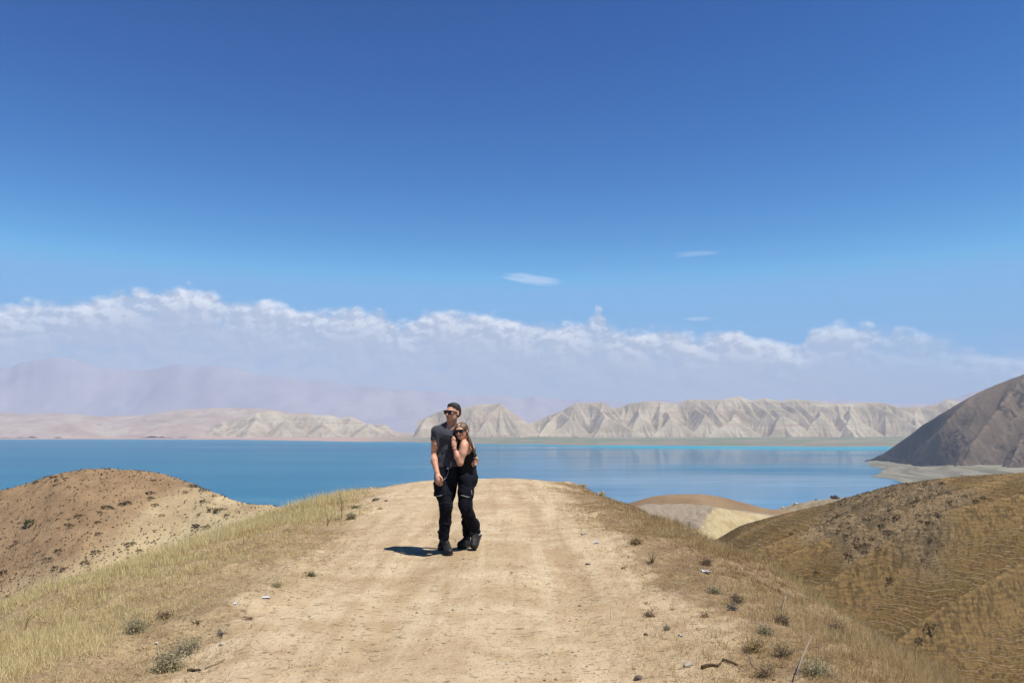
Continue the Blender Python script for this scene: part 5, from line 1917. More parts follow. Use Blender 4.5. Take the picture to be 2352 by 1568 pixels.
def right_xy(r, n):
    y = 3.2 * (32 / 3.2) ** r.uniform(0, 1, n * 4)
    x = 0.8 + 6.8 * r.uniform(0, 1, n * 4) ** 1.2
    _, rr = track_edges(y)
    s = x - rr + (fbm2(x * 0.8, y * 0.8, 4, 203) - 0.5) * 1.5
    pr = sstep(-0.5, 0.55, s) * (0.40 + 0.60 * sstep(0.36, 0.52, fbm2(x * 0.9 + 9, y * 0.9, 3, 204)))
    ok = r.uniform(0, 1, n * 4) < pr
    return x[ok][:n], y[ok][:n]


def make_grass(name, xy, n_cl, per, seed, hfun, m, tone_c, label):
    r, x, y, cid, a, nc = scatter_clumps(n_cl, per, xy, seed)
    z = ridge_z(x, y)
    n = len(x)
    ch = r.uniform(0.55, 1.25, nc)[cid]
    ct = r.normal(tone_c, 0.15, nc)[cid]
    tall = sstep(0.40, 0.62, fbm2(x * 0.4, y * 0.4, 3, seed + 1))
    h = hfun(x, y) * ch * r.uniform(0.45, 1.1, n) * (0.6 + 0.6 * tall)
    w = np.maximum(0.0032, 0.00052 * y) * r.uniform(0.7, 1.3, n)
    lean = np.abs(r.normal(0.28, 0.28, n))
    curl = r.normal(0.45, 0.4, n)
    green = fbm2(x * 0.35 + 20, y * 0.35, 3, seed + 2)
    tone = np.clip(ct + r.normal(0, 0.13, n) + 0.25 * (tall - 0.5), 0.02, 0.86)
    tone = np.where((green > 0.56) & (r.uniform(0, 1, n) < 0.5), 0.97, tone)
    me = blade_mesh(name, np.stack([x, y, z - 0.01], -1), h, w, a, lean, curl, tone)
    o = link(name, me, m)
    tag(o, label, None, None, 'stuff')
    return o


def hl(x, y):
    l, _ = track_edges(y)
    s = l - x
    return (0.045 + 0.17 * sstep(0.2, 2.6, s + 0.04 * y)) * (1 + 0.25 * sstep(10, 20, y))


def hr(x, y):
    _, rr = track_edges(y)
    s = x - rr
    return 0.038 + 0.115 * sstep(0.2, 2.0, s)


make_grass('dry_grass', left_xy, 24000, (9, 18), 301, hl, m_straw, 0.58, "golden dry grass covering the slope left of the track")
make_grass('dry_grass', right_xy, 40000, (9, 18), 311, hr, m_brown, 0.50, "short brown dry grass covering the slope right of the track")

# fallen straws and twigs lying about, mostly along the track's edges
r = np.random.default_rng(77)
n = 34000
y = 3.0 * (28 / 3.0) ** r.uniform(0, 1, n)
l, rr = track_edges(y)
sd = r.uniform(0, 1, n) < 0.5
off = r.normal(0.0, 0.85, n)
x = np.where(sd, l - np.abs(off) * np.sign(r.uniform(-0.25, 1, n)), rr + np.abs(off) * np.sign(r.uniform(-0.25, 1, n)))
nn = fbm2(x * 1.1, y * 1.1, 4, 205)
ok = (nn > 0.47) | (r.uniform(0, 1, n) < 0.22)
mid_ = (r.uniform(0, 1, n) < 0.05)
x = np.where(mid_, r.uniform(-2.2, 1.5, n), x)
x, y = x[ok], y[ok]
n = len(x)
z = ridge_z(x, y)
me = blade_mesh('plant_litter', np.stack([x, y, z + 0.006], -1), r.uniform(0.03, 0.14, n), np.maximum(0.003, 0.00045 * y) * r.uniform(0.7, 1.4, n), r.uniform(0, 6.3, n),
                r.uniform(1.15, 1.5, n), r.normal(0.05, 0.25, n), np.clip(r.normal(0.35, 0.28, n), 0, 0.85))
tag(link('plant_litter', me, m_brown), "fallen straws and twigs strewn along the edges of the track", None, None, 'stuff')

# pebbles and clods
ico = [(0, 0, 1), (0.894, 0, 0.447), (0.276, 0.851, 0.447), (-0.724, 0.526, 0.447), (-0.724, -0.526, 0.447), (0.276, -0.851, 0.447),
       (0.724, 0.526, -0.447), (-0.276, 0.851, -0.447), (-0.894, 0, -0.447), (-0.276, -0.851, -0.447), (0.724, -0.526, -0.447), (0, 0, -1)]
ico = np.array(ico)
icf = np.array([(0, 1, 2), (0, 2, 3), (0, 3, 4), (0, 4, 5), (0, 5, 1), (1, 6, 2), (2, 7, 3), (3, 8, 4), (4, 9, 5), (5, 10, 1), (6, 7, 2), (7, 8, 3), (8, 9, 4),
                (9, 10, 5), (10, 6, 1), (11, 7, 6), (11, 8, 7), (11, 9, 8), (11, 10, 9), (11, 6, 10)])
n = 6500
y = 3.0 * (26 / 3.0) ** r.uniform(0, 1, n)
l, rr = track_edges(y)
x = l - 1.2 + (rr - l + 2.4) * r.uniform(0, 1, n)
ok = (fbm2(x * 1.6, y * 1.6, 3, 206) > 0.45)
x, y = x[ok], y[ok]
n = len(x)
sz = np.clip(r.lognormal(-5.45, 0.5, n), 0.0025, 0.016)
sc = np.stack([sz * r.uniform(0.8, 1.4, n), sz * r.uniform(0.8, 1.4, n), sz * r.uniform(0.5, 0.8, n)], -1)
V = ico[None] * (1 + r.uniform(-0.22, 0.22, (n, 12, 1))) * sc[:, None]
V = V + np.stack([x, y, ridge_z(x, y) + sz * 0.2], -1)[:, None]
T_ = (np.arange(n)[:, None, None] * 12 + icf[None]).reshape(-1, 3)
me = raw_mesh('gravel', V.reshape(-1, 3), tris=T_, smooth=False)
add_attr(me, 'tone', np.repeat(np.clip(r.normal(0.5, 0.25, n), 0, 1), 12))
m_peb = straw_mat("pebble_stone", [(0.30, 0.215, 0.125), (0.42, 0.32, 0.20), (0.50, 0.40, 0.265), (0.62, 0.54, 0.43)], 0.9)
tag(link('gravel', me, m_peb), "small pebbles and clods strewn over the dirt track", None, None, 'stuff')


# ------------------------------------------------------------------ single plants
def stems_mesh(name, n, height, radius, rad, seed, droop=0.5, forks=2, upright=0.5, tone=(0.3, 0.7)):
    """branching stems from one root"""
    rr_ = random.Random(seed)
    Vs, Qs, Ts, tn, tips = [], [], [], [], []
    o = 0

    def add(pts, r0):
        nonlocal o
        rads = [r0 * (1 - 0.7 * i / (len(pts) - 1)) for i in range(len(pts))]
        V, Q, T2 = tube_mesh('x', pts, rads, 3, False)
        Vs.append(V)
        Qs.extend([tuple(o + i for i in q) for q in Q])
        tn.extend([rr_.uniform(*tone)] * len(V))
        o += len(V)

    for k in range(n):
        a = rr_.uniform(0, 2 * math.pi)
        tilt = (rr_.random() ** 0.8) * (1.45 - upright)
        L = height * rr_.uniform(0.6, 1.1) / max(0.5, math.cos(tilt) + 0.25)
        p = Vector((rr_.uniform(-.1, .1) * radius, rr_.uniform(-.1, .1) * radius, 0))
        d = Vector((math.cos(a) * math.sin(tilt), math.sin(a) * math.sin(tilt), math.cos(tilt)))
        pts = [p]
        for s_ in range(4):
            d = (d + Vector((rr_.uniform(-.25, .25), rr_.uniform(-.25, .25), -droop * 0.18 + rr_.uniform(-.1, .15)))).normalized()
            pts.append(pts[-1] + d * L / 4)
        for q in pts[1:]:
            q.z = max(q.z, 0.008)
        add(pts, rad)
        tips.append(pts[-1])
        for f_ in range(forks):
            b = pts[rr_.randint(1, 3)]
            d2 = (d + Vector((rr_.uniform(-.9, .9), rr_.uniform(-.9, .9), rr_.uniform(-.2, .6)))).normalized()
            l2 = L * rr_.uniform(0.2, 0.45)
            e = [b, b + d2 * l2 * 0.5, b + d2 * l2 + Vector((0, 0, -droop * 0.05 * l2))]
            for q in e[1:]:
                q.z = max(q.z, 0.008)
            add(e, rad * 0.6)
            tips += e[1:]
    me = raw_mesh(name, np.concatenate(Vs), quads=Qs)
    add_attr(me, 'tone', tn)
    return me, tips


def leaves_mesh(name, tips, per, size, seed, spread, tone=(0.2, 0.9)):
    rr_ = np.random.default_rng(seed)
    n = len(tips) * per
    c = np.repeat(np.array([tuple(q) for q in tips]), per, 0) + rr_.normal(0, spread, (n, 3))
    c[:, 2] = np.maximum(c[:, 2], 0.01)
    d = rr_.normal(0, 1, (n, 3))
    d /= np.linalg.norm(d, axis=1, keepdims=True)
    s_ = np.cross(d, rr_.normal(0, 1, (n, 3)))
    s_ /= np.linalg.norm(s_, axis=1, keepdims=True)
    L = size * rr_.uniform(0.6, 1.3, n)[:, None]
    V = np.stack([c - d * L, c + s_ * L * 0.32, c + d * L, c - s_ * L * 0.32], 1).reshape(-1, 3)
    Q = np.arange(n)[:, None] * 4 + np.arange(4)[None]
    me = raw_mesh(name, V, quads=Q)
    add_attr(me, 'tone', np.repeat(rr_.uniform(*tone, n), 4))
    return me


def ground_at(S):
    p_ = hitS(*S)
    return Vector((p_.x, p_.y, p_.z - 0.01))


def plant(name, S, label, cat, h, rad_, n, stem_m, leaf_m=None, per=5, leaf=0.014, seed=1, upright=0.5, forks=3, thick=0.0032, droop=0.5, spread=0.02,
          tone=(0.2, 0.8), ltone=(0.15, 0.95)):
    loc = ground_at(S)
    root = bpy.data.objects.new(name, None)
    root.empty_display_size = 0.05
    COL.objects.link(root)
    root.location = loc
    tag(root, label, cat)
    if cat in ('bush', 'dead plant', 'weed', 'tuft'):
        h, spread = h * 0.5, spread * 1.1
        per, leaf = per + 1, leaf * 0.72
    me, tips = stems_mesh('stems', n, h, rad_, max(thick, 0.00035 * loc.y), seed, droop, forks, upright, tone)
    link('stems', me, stem_m, root)
    if leaf_m is not None:
        link('leaves', leaves_mesh('leaves', tips, per, max(leaf, 0.0008 * loc.y), seed + 1, spread, ltone), leaf_m, root)
    return root


# left of the track
plant('sage_bush', (412, 1640), "big grey-green bush in the grass at the photo's bottom left", 'bush', 0.26, 0.2, 34, m_grey, m_sage, 7, 0.015, 11, 0.35, 4, 0.0028, spread=0.035)
plant('sage_bush', (455, 1600), "grey-green bush with pale bare stems just behind the big bottom-left bush", 'bush', 0.30, 0.16, 20, m_grey, m_sage, 4, 0.013, 12, 0.6, 3, 0.003, spread=0.03)
plant('sage_bush', (330, 1540), "low olive bush up the left slope from the big bottom-left bush", 'bush', 0.16, 0.2, 26, m_brown, m_sage, 6, 0.014, 13, 0.3, 3, spread=0.03)
plant('dry_tuft', (541, 1551), "pale bleached twig tuft on the edge of the track, lower left", 'tuft', 0.17, 0.07, 18, m_grey, None, seed=14, upright=0.7, forks=2, thick=0.003)
plant('grey_weed', (474, 1578), "flat grey weed with dark stems right of the bottom-left bushes", 'weed', 0.08, 0.12, 22, m_dark, m_sage, 3, 0.012, 15, 0.15, 2)
plant('dead_clump', (402, 1512), "dark dead plant clump in the middle of the left slope", 'dead plant', 0.11, 0.1, 22, m_dark, m_dark, 4, 0.013, 16, 0.3, 3)
plant('dead_clump', (480, 1520), "brown dead stems sprawling between the left slope and the track", 'dead plant', 0.09, 0.16, 26, m_dark, None, seed=17, upright=0.1, forks=3)
plant('dead_clump', (610, 1510), "dark tangle of dead twigs lying on the track's left edge", 'dead plant', 0.07, 0.2, 30, m_dark, None, seed=18, upright=0.05, forks=3)
plant('green_weed', (758, 1406), "small flat green weed on the bare track left of the man", 'weed', 0.045, 0.1, 16, m_green, m_green, 5, 0.014, 19, 0.1, 2)
plant('dark_weed', (672, 1432), "small dark weed on the bare soil at the track's left side", 'weed', 0.055, 0.08, 16, m_dark, m_sage, 3, 0.013, 20, 0.2, 2)
plant('green_weed', (866, 1241), "spreading pale green weed by the far left edge of the track", 'weed', 0.10, 0.14, 20, m_grey, m_green, 5, 0.016, 21, 0.2, 3)
plant('sage_bush', (858, 1266), "small grey-green bush at the far left edge of the track", 'bush', 0.17, 0.1, 22, m_dark, m_sage, 6, 0.018, 22, 0.5, 3)
plant('green_weed', (928, 1243), "yellowish weed low on the track near its crest", 'weed', 0.09, 0.14, 18, m_straw, m_straw, 2, 0.014, 23, 0.3, 2, tone=(0.5, 0.9))
plant('tall_stalk', (834, 1267), "tall thin brown seed stalk standing at the track's far left edge", 'stalk', 0.62, 0.02, 2, m_dark, m_brown, 4, 0.016, 24, 1.35, 4, 0.005, 0.1, 0.03)
plant('tall_stalk', (800, 1283), "tall thin stalk left of the other stalk, in front of the water", 'stalk', 0.45, 0.02, 2, m_dark, m_brown, 3, 0.014, 25, 1.3, 3, 0.004, 0.1, 0.03)
plant('tall_stalk', (60, 1540), "thin dark stalk rising from the grass at the photo's left edge", 'stalk', 0.34, 0.02, 2, m_dark, None, seed=26, upright=1.3, forks=2, thick=0.003, droop=0.1)
plant('green_weed', (700, 1300), "low olive weed among the straw, up the left edge of the track", 'weed', 0.09, 0.12, 18, m_brown, m_sage, 4, 0.014, 27, 0.3, 2)
# right of the track
plant('dark_bush', (1553, 1327), "round dark twiggy bush on the upper right slope", 'bush', 0.17, 0.14, 34, m_dark, m_brown, 3, 0.013, 31, 0.45, 4)
plant('dry_tuft', (1592, 1372), "straw tuft with long thin stems fanning out, right slope", 'tuft', 0.30, 0.05, 26, m_brown, None, seed=32, upright=0.75, forks=1, droop=0.1, tone=(0.5, 0.9))
plant('dead_clump', (1585, 1378), "dark dead twigs around the foot of the fanning straw tuft", 'dead plant', 0.07, 0.12, 26, m_dark, None, seed=33, upright=0.15, forks=2)
plant('dark_bush', (1723, 1380), "dark brown clump just above the white plastic litter", 'bush', 0.15, 0.14, 30, m_dark, m_dark, 3, 0.012, 34, 0.45, 4)
plant('sage_bush', (1745, 1448), "grey-green bush with a dark foot below the white plastic litter", 'bush', 0.13, 0.12, 26, m_dark, m_sage, 5, 0.013, 35, 0.4, 3)
plant('dark_bush', (1797, 1470), "dark clump right of the grey-green bush, middle of the right slope", 'bush', 0.13, 0.11, 26, m_dark, m_dark, 4, 0.012, 36, 0.45, 3)
plant('dead_clump', (1786, 1485), "grey withered leaves on the soil under a dark clump", 'dead plant', 0.05, 0.12, 18, m_dark, m_grey, 2, 0.016, 37, 0.1, 2, ltone=(0.0, 0.5))
plant('dark_weed', (1723, 1507), "small black weed alone on bare soil of the right slope", 'weed', 0.06, 0.05, 16, m_dark, m_dark, 3, 0.012, 38, 0.5, 2)
plant('dark_weed', (1587, 1505), "dark weed with trailing stems at the track's right edge", 'weed', 0.08, 0.08, 16, m_dark, m_dark, 4, 0.013, 39, 0.4, 2)
plant('dry_tuft', (1630, 1538), "pale spiky tuft on the right edge of the track", 'tuft', 0.12, 0.07, 30, m_grey, None, seed=40, upright=0.5, forks=1, thick=0.003, droop=0.2)
plant('seed_head', (1638, 1490), "single stalk with a round brown seed head at the track's right edge", 'weed', 0.085, 0.01, 2, m_dark, m_dark, 16, 0.011, 41, 1.4, 0, 0.003, 0.1, 0.012)
plant('dead_clump', (1578, 1474), "crossed thin dead twigs leaning on the bare track edge", 'dead plant', 0.12, 0.12, 8, m_dark, None, seed=42, upright=0.2, forks=1, droop=0.1)
plant('dead_clump', (1533, 1362), "slanting dry twig standing up by the track's right edge", 'dead plant', 0.19, 0.03, 3, m_dark, None, seed=43, upright=0.8, forks=1, droop=0.0)
plant('dry_bush', (1846, 1590), "brown thorny bush low on the right slope near the photo's bottom", 'bush', 0.16, 0.15, 36, m_dark, m_brown, 3, 0.011, 44, 0.4, 4)
plant('dry_bush', (1910, 1600), "bleached branching bush right of the brown thorny bush", 'bush', 0.24, 0.14, 24, m_grey, m_brown, 2, 0.010, 45, 0.6, 4, tone=(0.2, 0.7))
plant('dark_weed', (1867, 1650), "black weed with spreading twigs at the photo's bottom, right slope", 'weed', 0.10, 0.10, 22, m_dark, m_dark, 3, 0.011, 46, 0.4, 3)
plant('dark_bush', (1908, 1524), "dark bush with purple-brown stems in the middle of the right slope", 'bush', 0.14, 0.14, 32, m_dark, m_dark, 4, 0.012, 47, 0.4, 4)
plant('dark_bush', (2040, 1545), "black bush at the outer edge of the right slope", 'bush', 0.15, 0.13, 32, m_dark, m_dark, 5, 0.012, 48, 0.45, 4)
plant('sage_bush', (1990, 1650), "olive-green bush patch at the photo's bottom, far right of the slope", 'bush', 0.14, 0.2, 34, m_brown, m_sage, 6, 0.012, 49, 0.3, 4, spread=0.03)
plant('sage_bush', (1865, 1545), "low grey-green plant among brown grass, right slope", 'bush', 0.08, 0.14, 26, m_brown, m_sage, 5, 0.012, 50, 0.2, 3)
plant('dry_tuft', (1700, 1310), "yellow feathery grass tuft on the skyline of the right slope", 'tuft', 0.26, 0.06, 26, m_straw, m_straw, 2, 0.012, 51, 0.8, 1, droop=0.2, tone=(0.5, 0.9))
plant('dry_tuft', (1470, 1195), "tall yellow grass tuft where the track's right edge meets the water", 'tuft', 0.30, 0.08, 30, m_straw, m_straw, 2, 0.014, 52, 0.8, 1, droop=0.2, tone=(0.5, 0.9))
plant('dry_tuft', (1425, 1187), "short olive tuft at the far right corner of the track's crest", 'tuft', 0.22, 0.08, 26, m_brown, m_straw, 2, 0.014, 53, 0.7, 1, droop=0.2)


def stick(name, Ss, label, cat, rad, m, lift=0.01, bend=0.0, tone=0.4):
    pts = [ground_at(q) + Vector((0, 0, lift + 0.01)) for q in Ss]
    if bend:
        for i in range(1, len(pts)):
            pts[i].z += bend * i / (len(pts) - 1)
    o0 = pts[0].copy()
    V, Q, T_ = tube_mesh(name, [q - o0 for q in pts], [rad * (1 - 0.5 * i / (len(pts) - 1)) for i in range(len(pts))], 6)
    me = raw_mesh(name, V, quads=Q, tris=T_)
    add_attr(me, 'tone', np.full(len(V), tone))
    o = link(name, me, m, None, o0)
    tag(o, label, cat)
    return o


stick('stick', [(459, 1640), (466, 1637), (474, 1640), (484, 1638), (489, 1641)], "short black crooked stick lying at the bottom left of the track", 'stick', 0.012, m_dark, tone=0.05)
stick('stick', [(1714, 1633), (1728, 1629), (1740, 1626), (1752, 1628), (1760, 1624)], "black gnarled stick lying at the photo's bottom, right of the track", 'stick', 0.014, m_dark, tone=0.0)
stick('stick', [(1764, 1613), (1776, 1618), (1790, 1622), (1802, 1626)], "dark straight stick just above the black gnarled one", 'stick', 0.010, m_dark, tone=0.1)
stick('dry_straw', [(1944, 1668), (1955, 1650), (1968, 1630), (1980, 1616), (1988, 1612)], "long pale dry stem arching over the grass at the bottom right", 'stem', 0.0045, m_grey, 0.05, 0.12, 0.8)
stick('dry_straw', [(1816, 1578), (1826, 1600), (1838, 1625), (1848, 1642)], "long thin straw stem leaning left of the black bottom weed", 'stem', 0.003, m_grey, 0.02, -0.01, 0.6)
stick('dry_straw', [(1910, 1495), (1918, 1480), (1926, 1466)], "pale stem standing out of the brown grass, right slope", 'stem', 0.003, m_grey, 0.02, 0.1, 0.8)
stick('stick', [(500, 1635), (525, 1625), (550, 1613)], "thin grey twig lying right of the short black stick", 'stick', 0.004, m_grey, tone=0.3)

m_rock = plain("pale_stone", (0.42, 0.36, 0.28), 0.9, 0.2, 0.25, 25, 0.4)
m_rockd = plain("dark_stone", (0.115, 0.090, 0.070), 0.9, 0.2, 0.3, 25, 0.4)
m_lit = plain("white_plastic", (0.62, 0.62, 0.63), 0.5, 0.4, 0.08, 60)
m_leaf = plain("dry_leaf", (0.40, 0.25, 0.10), 0.8, 0.2, 0.2, 40)


def stone_mesh(name, size, seed, subdiv=2):
    import bmesh
    bm = bmesh.new()
    bmesh.ops.create_icosphere(bm, subdivisions=subdiv, radius=1.0)
    V = np.array([tuple(v.co) for v in bm.verts])
    nse = vnoise3(V[:, 0] * 1.3 + seed, V[:, 1] * 1.3, V[:, 2] * 1.3, seed) + 0.4 * vnoise3(V[:, 0] * 3.1 + seed, V[:, 1] * 3.1, V[:, 2] * 3.1, seed + 3)
    for v, k in zip(bm.verts, nse):
        v.co = v.co * (0.55 + 0.65 * k)
        v.co.x *= size[0]
        v.co.y *= size[1]
        v.co.z *= size[2]
    me = bpy.data.meshes.new(name)
    bm.to_mesh(me)
    bm.free()
    return me


def stone(S, label, size, m, seed):
    o = link('stone', stone_mesh('stone', size, seed), m, None, ground_at(S) + Vector((0, 0, 0.01 + size[2] * 0.35)))
    o.rotation_euler.z = seed
    tag(o, label, 'stone')
    return o


stone((1558, 1658), "dark angular stone on the track at the photo's bottom edge", (0.032, 0.024, 0.020), m_rockd, 1)
stone((1577, 1551), "small grey stone on the track below the pale spiky tuft", (0.016, 0.014, 0.012), m_rockd, 2)
stone((1681, 1627), "pale flat stone with a dark side left of the black gnarled stick", (0.036, 0.026, 0.018), m_rock, 3)
stone((918, 1221), "dark elongated clod on the track near its left crest", (0.095, 0.05, 0.035), m_rockd, 4)
stone((943, 1223), "smaller dark clod right of the elongated clod near the crest", (0.06, 0.035, 0.022), m_rockd, 5)
stone((1435, 1378), "small black stone on the bare track right of the couple", (0.028, 0.02, 0.016), m_rockd, 6)
stone((1522, 1388), "small black stone at the right edge of the track beside twigs", (0.03, 0.02, 0.016), m_rockd, 7)
stone((907, 1184), "white stone on the crest of the track against the water, left", (0.05, 0.04, 0.035), m_rock, 8)
stone((1425, 1305), "pale stone at the track's right edge above the white litter", (0.04, 0.03, 0.025), m_rock, 9)
stone((540, 1573), "small pale stone at the lower left edge of the track", (0.014, 0.012, 0.010), m_rock, 10)


def scrap(S, label, w, d, seed, m=None, lift=0.012, name='litter_scrap', cat='litter', amp=0.5):
    """a crumpled sheet with a little thickness"""
    rr_ = np.random.default_rng(seed)
    nx, ny = 9, 7
    gx_, gy_ = np.meshgrid(np.linspace(-.5, .5, nx), np.linspace(-.5, .5, ny))
    w, d = w * 0.52, d * 0.52
    px_ = gx_ * w * (1 + rr_.uniform(-.2, .2, gx_.shape))
    py_ = gy_ * d * (1 + rr_.uniform(-.2, .2, gx_.shape))
    pz_ = np.abs(rr_.normal(0, amp * min(w, d) * 0.5, gx_.shape)) + 0.003
    top_ = np.stack([px_, py_, pz_ + 0.002], -1).reshape(-1, 3)
    bot = np.stack([px_, py_, pz_], -1).reshape(-1, 3)
    q = grid_faces(nx, ny)
    N = nx * ny
    rim = [i for i in range(nx - 1)] + [nx - 1 + nx * j for j in range(ny - 1)] + [N - 1 - i for i in range(nx - 1)] + [nx * (ny - 1 - j) for j in range(ny - 1)]
    side = [(rim[(i + 1) % len(rim)], rim[i], rim[i] + N, rim[(i + 1) % len(rim)] + N) for i in range(len(rim))]
    me = raw_mesh(name, np.concatenate([top_, bot]), quads=np.concatenate([q, q[:, ::-1] + N, np.array(side)]), smooth=False)
    o = link(name, me, m or m_lit, None, ground_at(S) + Vector((0, 0, lift)))
    o.rotation_euler.z = seed * 1.3
    tag(o, label, cat)
    return o


scrap((1457, 1326), "crumpled white paper scrap at the track's right edge", 0.13, 0.09, 1, amp=0.8)
scrap((1723, 1398), "torn white plastic bag lying in the grass of the right slope", 0.22, 0.10, 2, amp=0.5)
scrap((1668, 1425), "tiny white scrap between the track and the torn plastic bag", 0.05, 0.03, 3)
scrap((1662, 1553), "white plastic strip on the soil right of the pale spiky tuft", 0.09, 0.03, 4, amp=0.4)
scrap((650, 1461), "white scrap on bare soil at the track's left edge", 0.12, 0.05, 5, amp=0.4)
scrap((575, 1476), "white scrap in the sparse grass, left one of two near the track", 0.08, 0.05, 6, amp=0.5)
scrap((382, 1574), "small white scrap in the grass of the lower left slope", 0.05, 0.025, 7, amp=0.5)
scrap((1796, 1490), "small white scrap under the dark clump of the right slope", 0.045, 0.025, 8)
scrap((1971, 1460), "white scrap in the grass at the outer edge of the right slope", 0.06, 0.03, 9)
scrap((1460, 1186), "white scrap on the crest at the track's far right corner", 0.13, 0.10, 10, amp=0.9)
scrap((1968, 1494), "curled ochre leaf in the grass of the right slope", 0.06, 0.03, 11, m_leaf, name='dry_leaf', cat='leaf', amp=0.7)

# ------------------------------------------------------------------ shrubs of the hills
def proj_grid(G):
    X, Y, Z = G
    dx_, dy_, dz_ = X, Y, Z - EYE
    cp, sp_ = math.cos(PITCH), math.sin(PITCH)
    f_ = dy_ * cp + dz_ * sp_
    u_ = 1176 + F_D * dx_ / f_
    v_ = 784 - F_D * (dz_ * cp - dy_ * sp_) / f_
    return u_, v_


def spot(G, UV, S):
    u, v = S[0] / 1.06293, S[1] / 1.06293
    d_ = (UV[0] - u) ** 2 + (UV[1] - v) ** 2 + G[1] * 0.02
    k = np.unravel_index(np.argmin(d_), d_.shape)
    return Vector((float(G[0][k]), float(G[1][k]), float(G[2][k])))


def shrub_proto(seed, nl=70, flat=0.75):
    rr_ = np.random.default_rng(seed)
    d = rr_.normal(0, 1, (nl, 3))
    d[:, 2] = np.abs(d[:, 2]) * flat
    d /= np.linalg.norm(d, axis=1, keepdims=True)
    c = d * rr_.uniform(0.35, 1.0, (nl, 1)) * np.array([1, 1, 0.8])
    c *= (0.7 + 0.5 * vnoise3(d[:, 0] * 2 + seed, d[:, 1] * 2, d[:, 2] * 2, seed))[:, None]
    a = np.cross(d, rr_.normal(0, 1, (nl, 3)))
    a /= np.linalg.norm(a, axis=1, keepdims=True)
    L = rr_.uniform(0.16, 0.34, (nl, 1))
    V = np.stack([c - a * L * 0.5, c + a * L * 0.5, c + d * L * 1.3], 1)
    stem = np.stack([np.tile([0.03, 0, -0.15], (10, 1)), np.tile([-0.03, 0.02, -0.15], (10, 1)), c[:10]], 1)
    V = np.concatenate([V, stem]).reshape(-1, 3)
    me = raw_mesh('shrub', V, tris=np.arange(len(V)).reshape(-1, 3))
    add_attr(me, 'tone', np.repeat(rr_.uniform(0.1, 1.0, len(V) // 3), 3))
    return me


protos = [shrub_proto(k) for k in range(5)]
for me in protos:
    me.materials.append(m_dshrub)
green_me = shrub_proto(9, 130)
green_me.materials.append(m_green)


def zone_left(p_, size):
    """which part of the left hill a shrub stands on, said as one would point it out"""
    u_, v_, _ = [float(q) for q in (1176 + F_D * p_.x / p_.y, 960 - F_D * (p_.z - EYE) / p_.y, 0)]
    big_one = "largish dark shrub" if size > 0.25 else "small dark shrub"
    if v_ < 1200 and u_ < 340:
        w_ = "on the brown crown of the left hill"
    elif u_ >= 340:
        w_ = "on the pale right flank of the left hill, above the water"
    elif u_ < 130:
        w_ = "low on the left hill beside the photo's left edge"
    else:
        w_ = "on the pale lower face of the left hill, above the grass"
    return big_one + " " + w_, big_one + "s " + w_


def zone_right(p_, size):
    u_, v_ = 1176 + F_D * p_.x / p_.y, 960 - F_D * (p_.z - EYE) / p_.y
    big_one = "largish dark shrub" if size > 0.27 else "small dark shrub"
    if u_ > 2110:
        w_ = "on the upper right of the stony patch on the right hill"
    elif v_ > 1250:
        w_ = "along the lower edge of the stony patch on the right hill"
    else:
        w_ = "on the upper left of the stony patch on the right hill"
    return big_one + " " + w_, big_one + "s " + w_


def put_shrub(p_, size, label, group=None, me=None, name='shrub'):
    if group == GL:
        label, group = zone_left(p_, size)
    elif group == GR:
        label, group = zone_right(p_, size)
    o = bpy.data.objects.new(name, me or protos[random.randrange(5)])
    COL.objects.link(o)
    o.location = p_
    o.rotation_euler.z = random.uniform(0, 6.28)
    o.scale = (size * random.uniform(0.9, 1.3), size * random.uniform(0.9, 1.3), size * random.uniform(0.7, 1.0))
    tag(o, label, 'shrub', group)
    return o


UVL = proj_grid(LH)
GR = "dark shrubs on the eroded patch of the right hill"
GL = "dry shrubs scattered over the bare left hill"
LL = "dark dry shrub among many on the bare hill left of the track"
put_shrub(spot(LH, UVL, (76, 1277)), 0.52, "bright green bush, the only green one on the bare left hill", me=green_me)
put_shrub(spot(LH, UVL, (132, 1166)), 0.42, "dark shrub on the left hill's skyline, the nearer one to its top")
put_shrub(spot(LH, UVL, (87, 1179)), 0.34, "dark shrub on the left hill's skyline, the lower one near the photo's edge")
big_ = [(282, 1189), (365, 1204), (368, 1216), (300, 1229), (312, 1229), (381, 1235), (373, 1172), (496, 1196), (471, 1189), (243, 1254), (191, 1259), (476, 1284), (486, 1286),
        (507, 1286), (235, 1348), (241, 1305), (122, 1365), (134, 1386), (209, 1374), (218, 1410), (341, 1345), (73, 1470), (143, 1347), (157, 1391), (11, 1399),
        (29, 1483), (316, 1330), (494, 1225), (515, 1246), (540, 1246), (50, 1460), (395, 1258), (262, 1240), (176, 1283), (20, 1455)]
for S in big_:
    put_shrub(spot(LH, UVL, S), random.uniform(0.26, 0.46), LL, GL)
rr2 = np.random.default_rng(5)
vis = (UVL[0] > -40) & (UVL[0] < 640) & (LH[1] > 44) & (UVL[1] < 1470)
cand = np.argwhere(vis)
cand = cand[rr2.permutation(len(cand))]
cu, cvv = UVL[0][cand[:, 0], cand[:, 1]], UVL[1][cand[:, 0], cand[:, 1]]
prob = 0.35 + 0.65 * sstep(1150, 1330, cvv)
# accept in proportion to the ground each sample stands for as seen
cand = cand[rr2.uniform(0, 1, len(cand)) < prob]
for k in cand[:170]:
    p_ = Vector((float(LH[0][tuple(k)]), float(LH[1][tuple(k)]), float(LH[2][tuple(k)])))
    put_shrub(p_, float(np.clip(rr2.lognormal(-1.85, 0.35), 0.09, 0.30)), LL, GL)


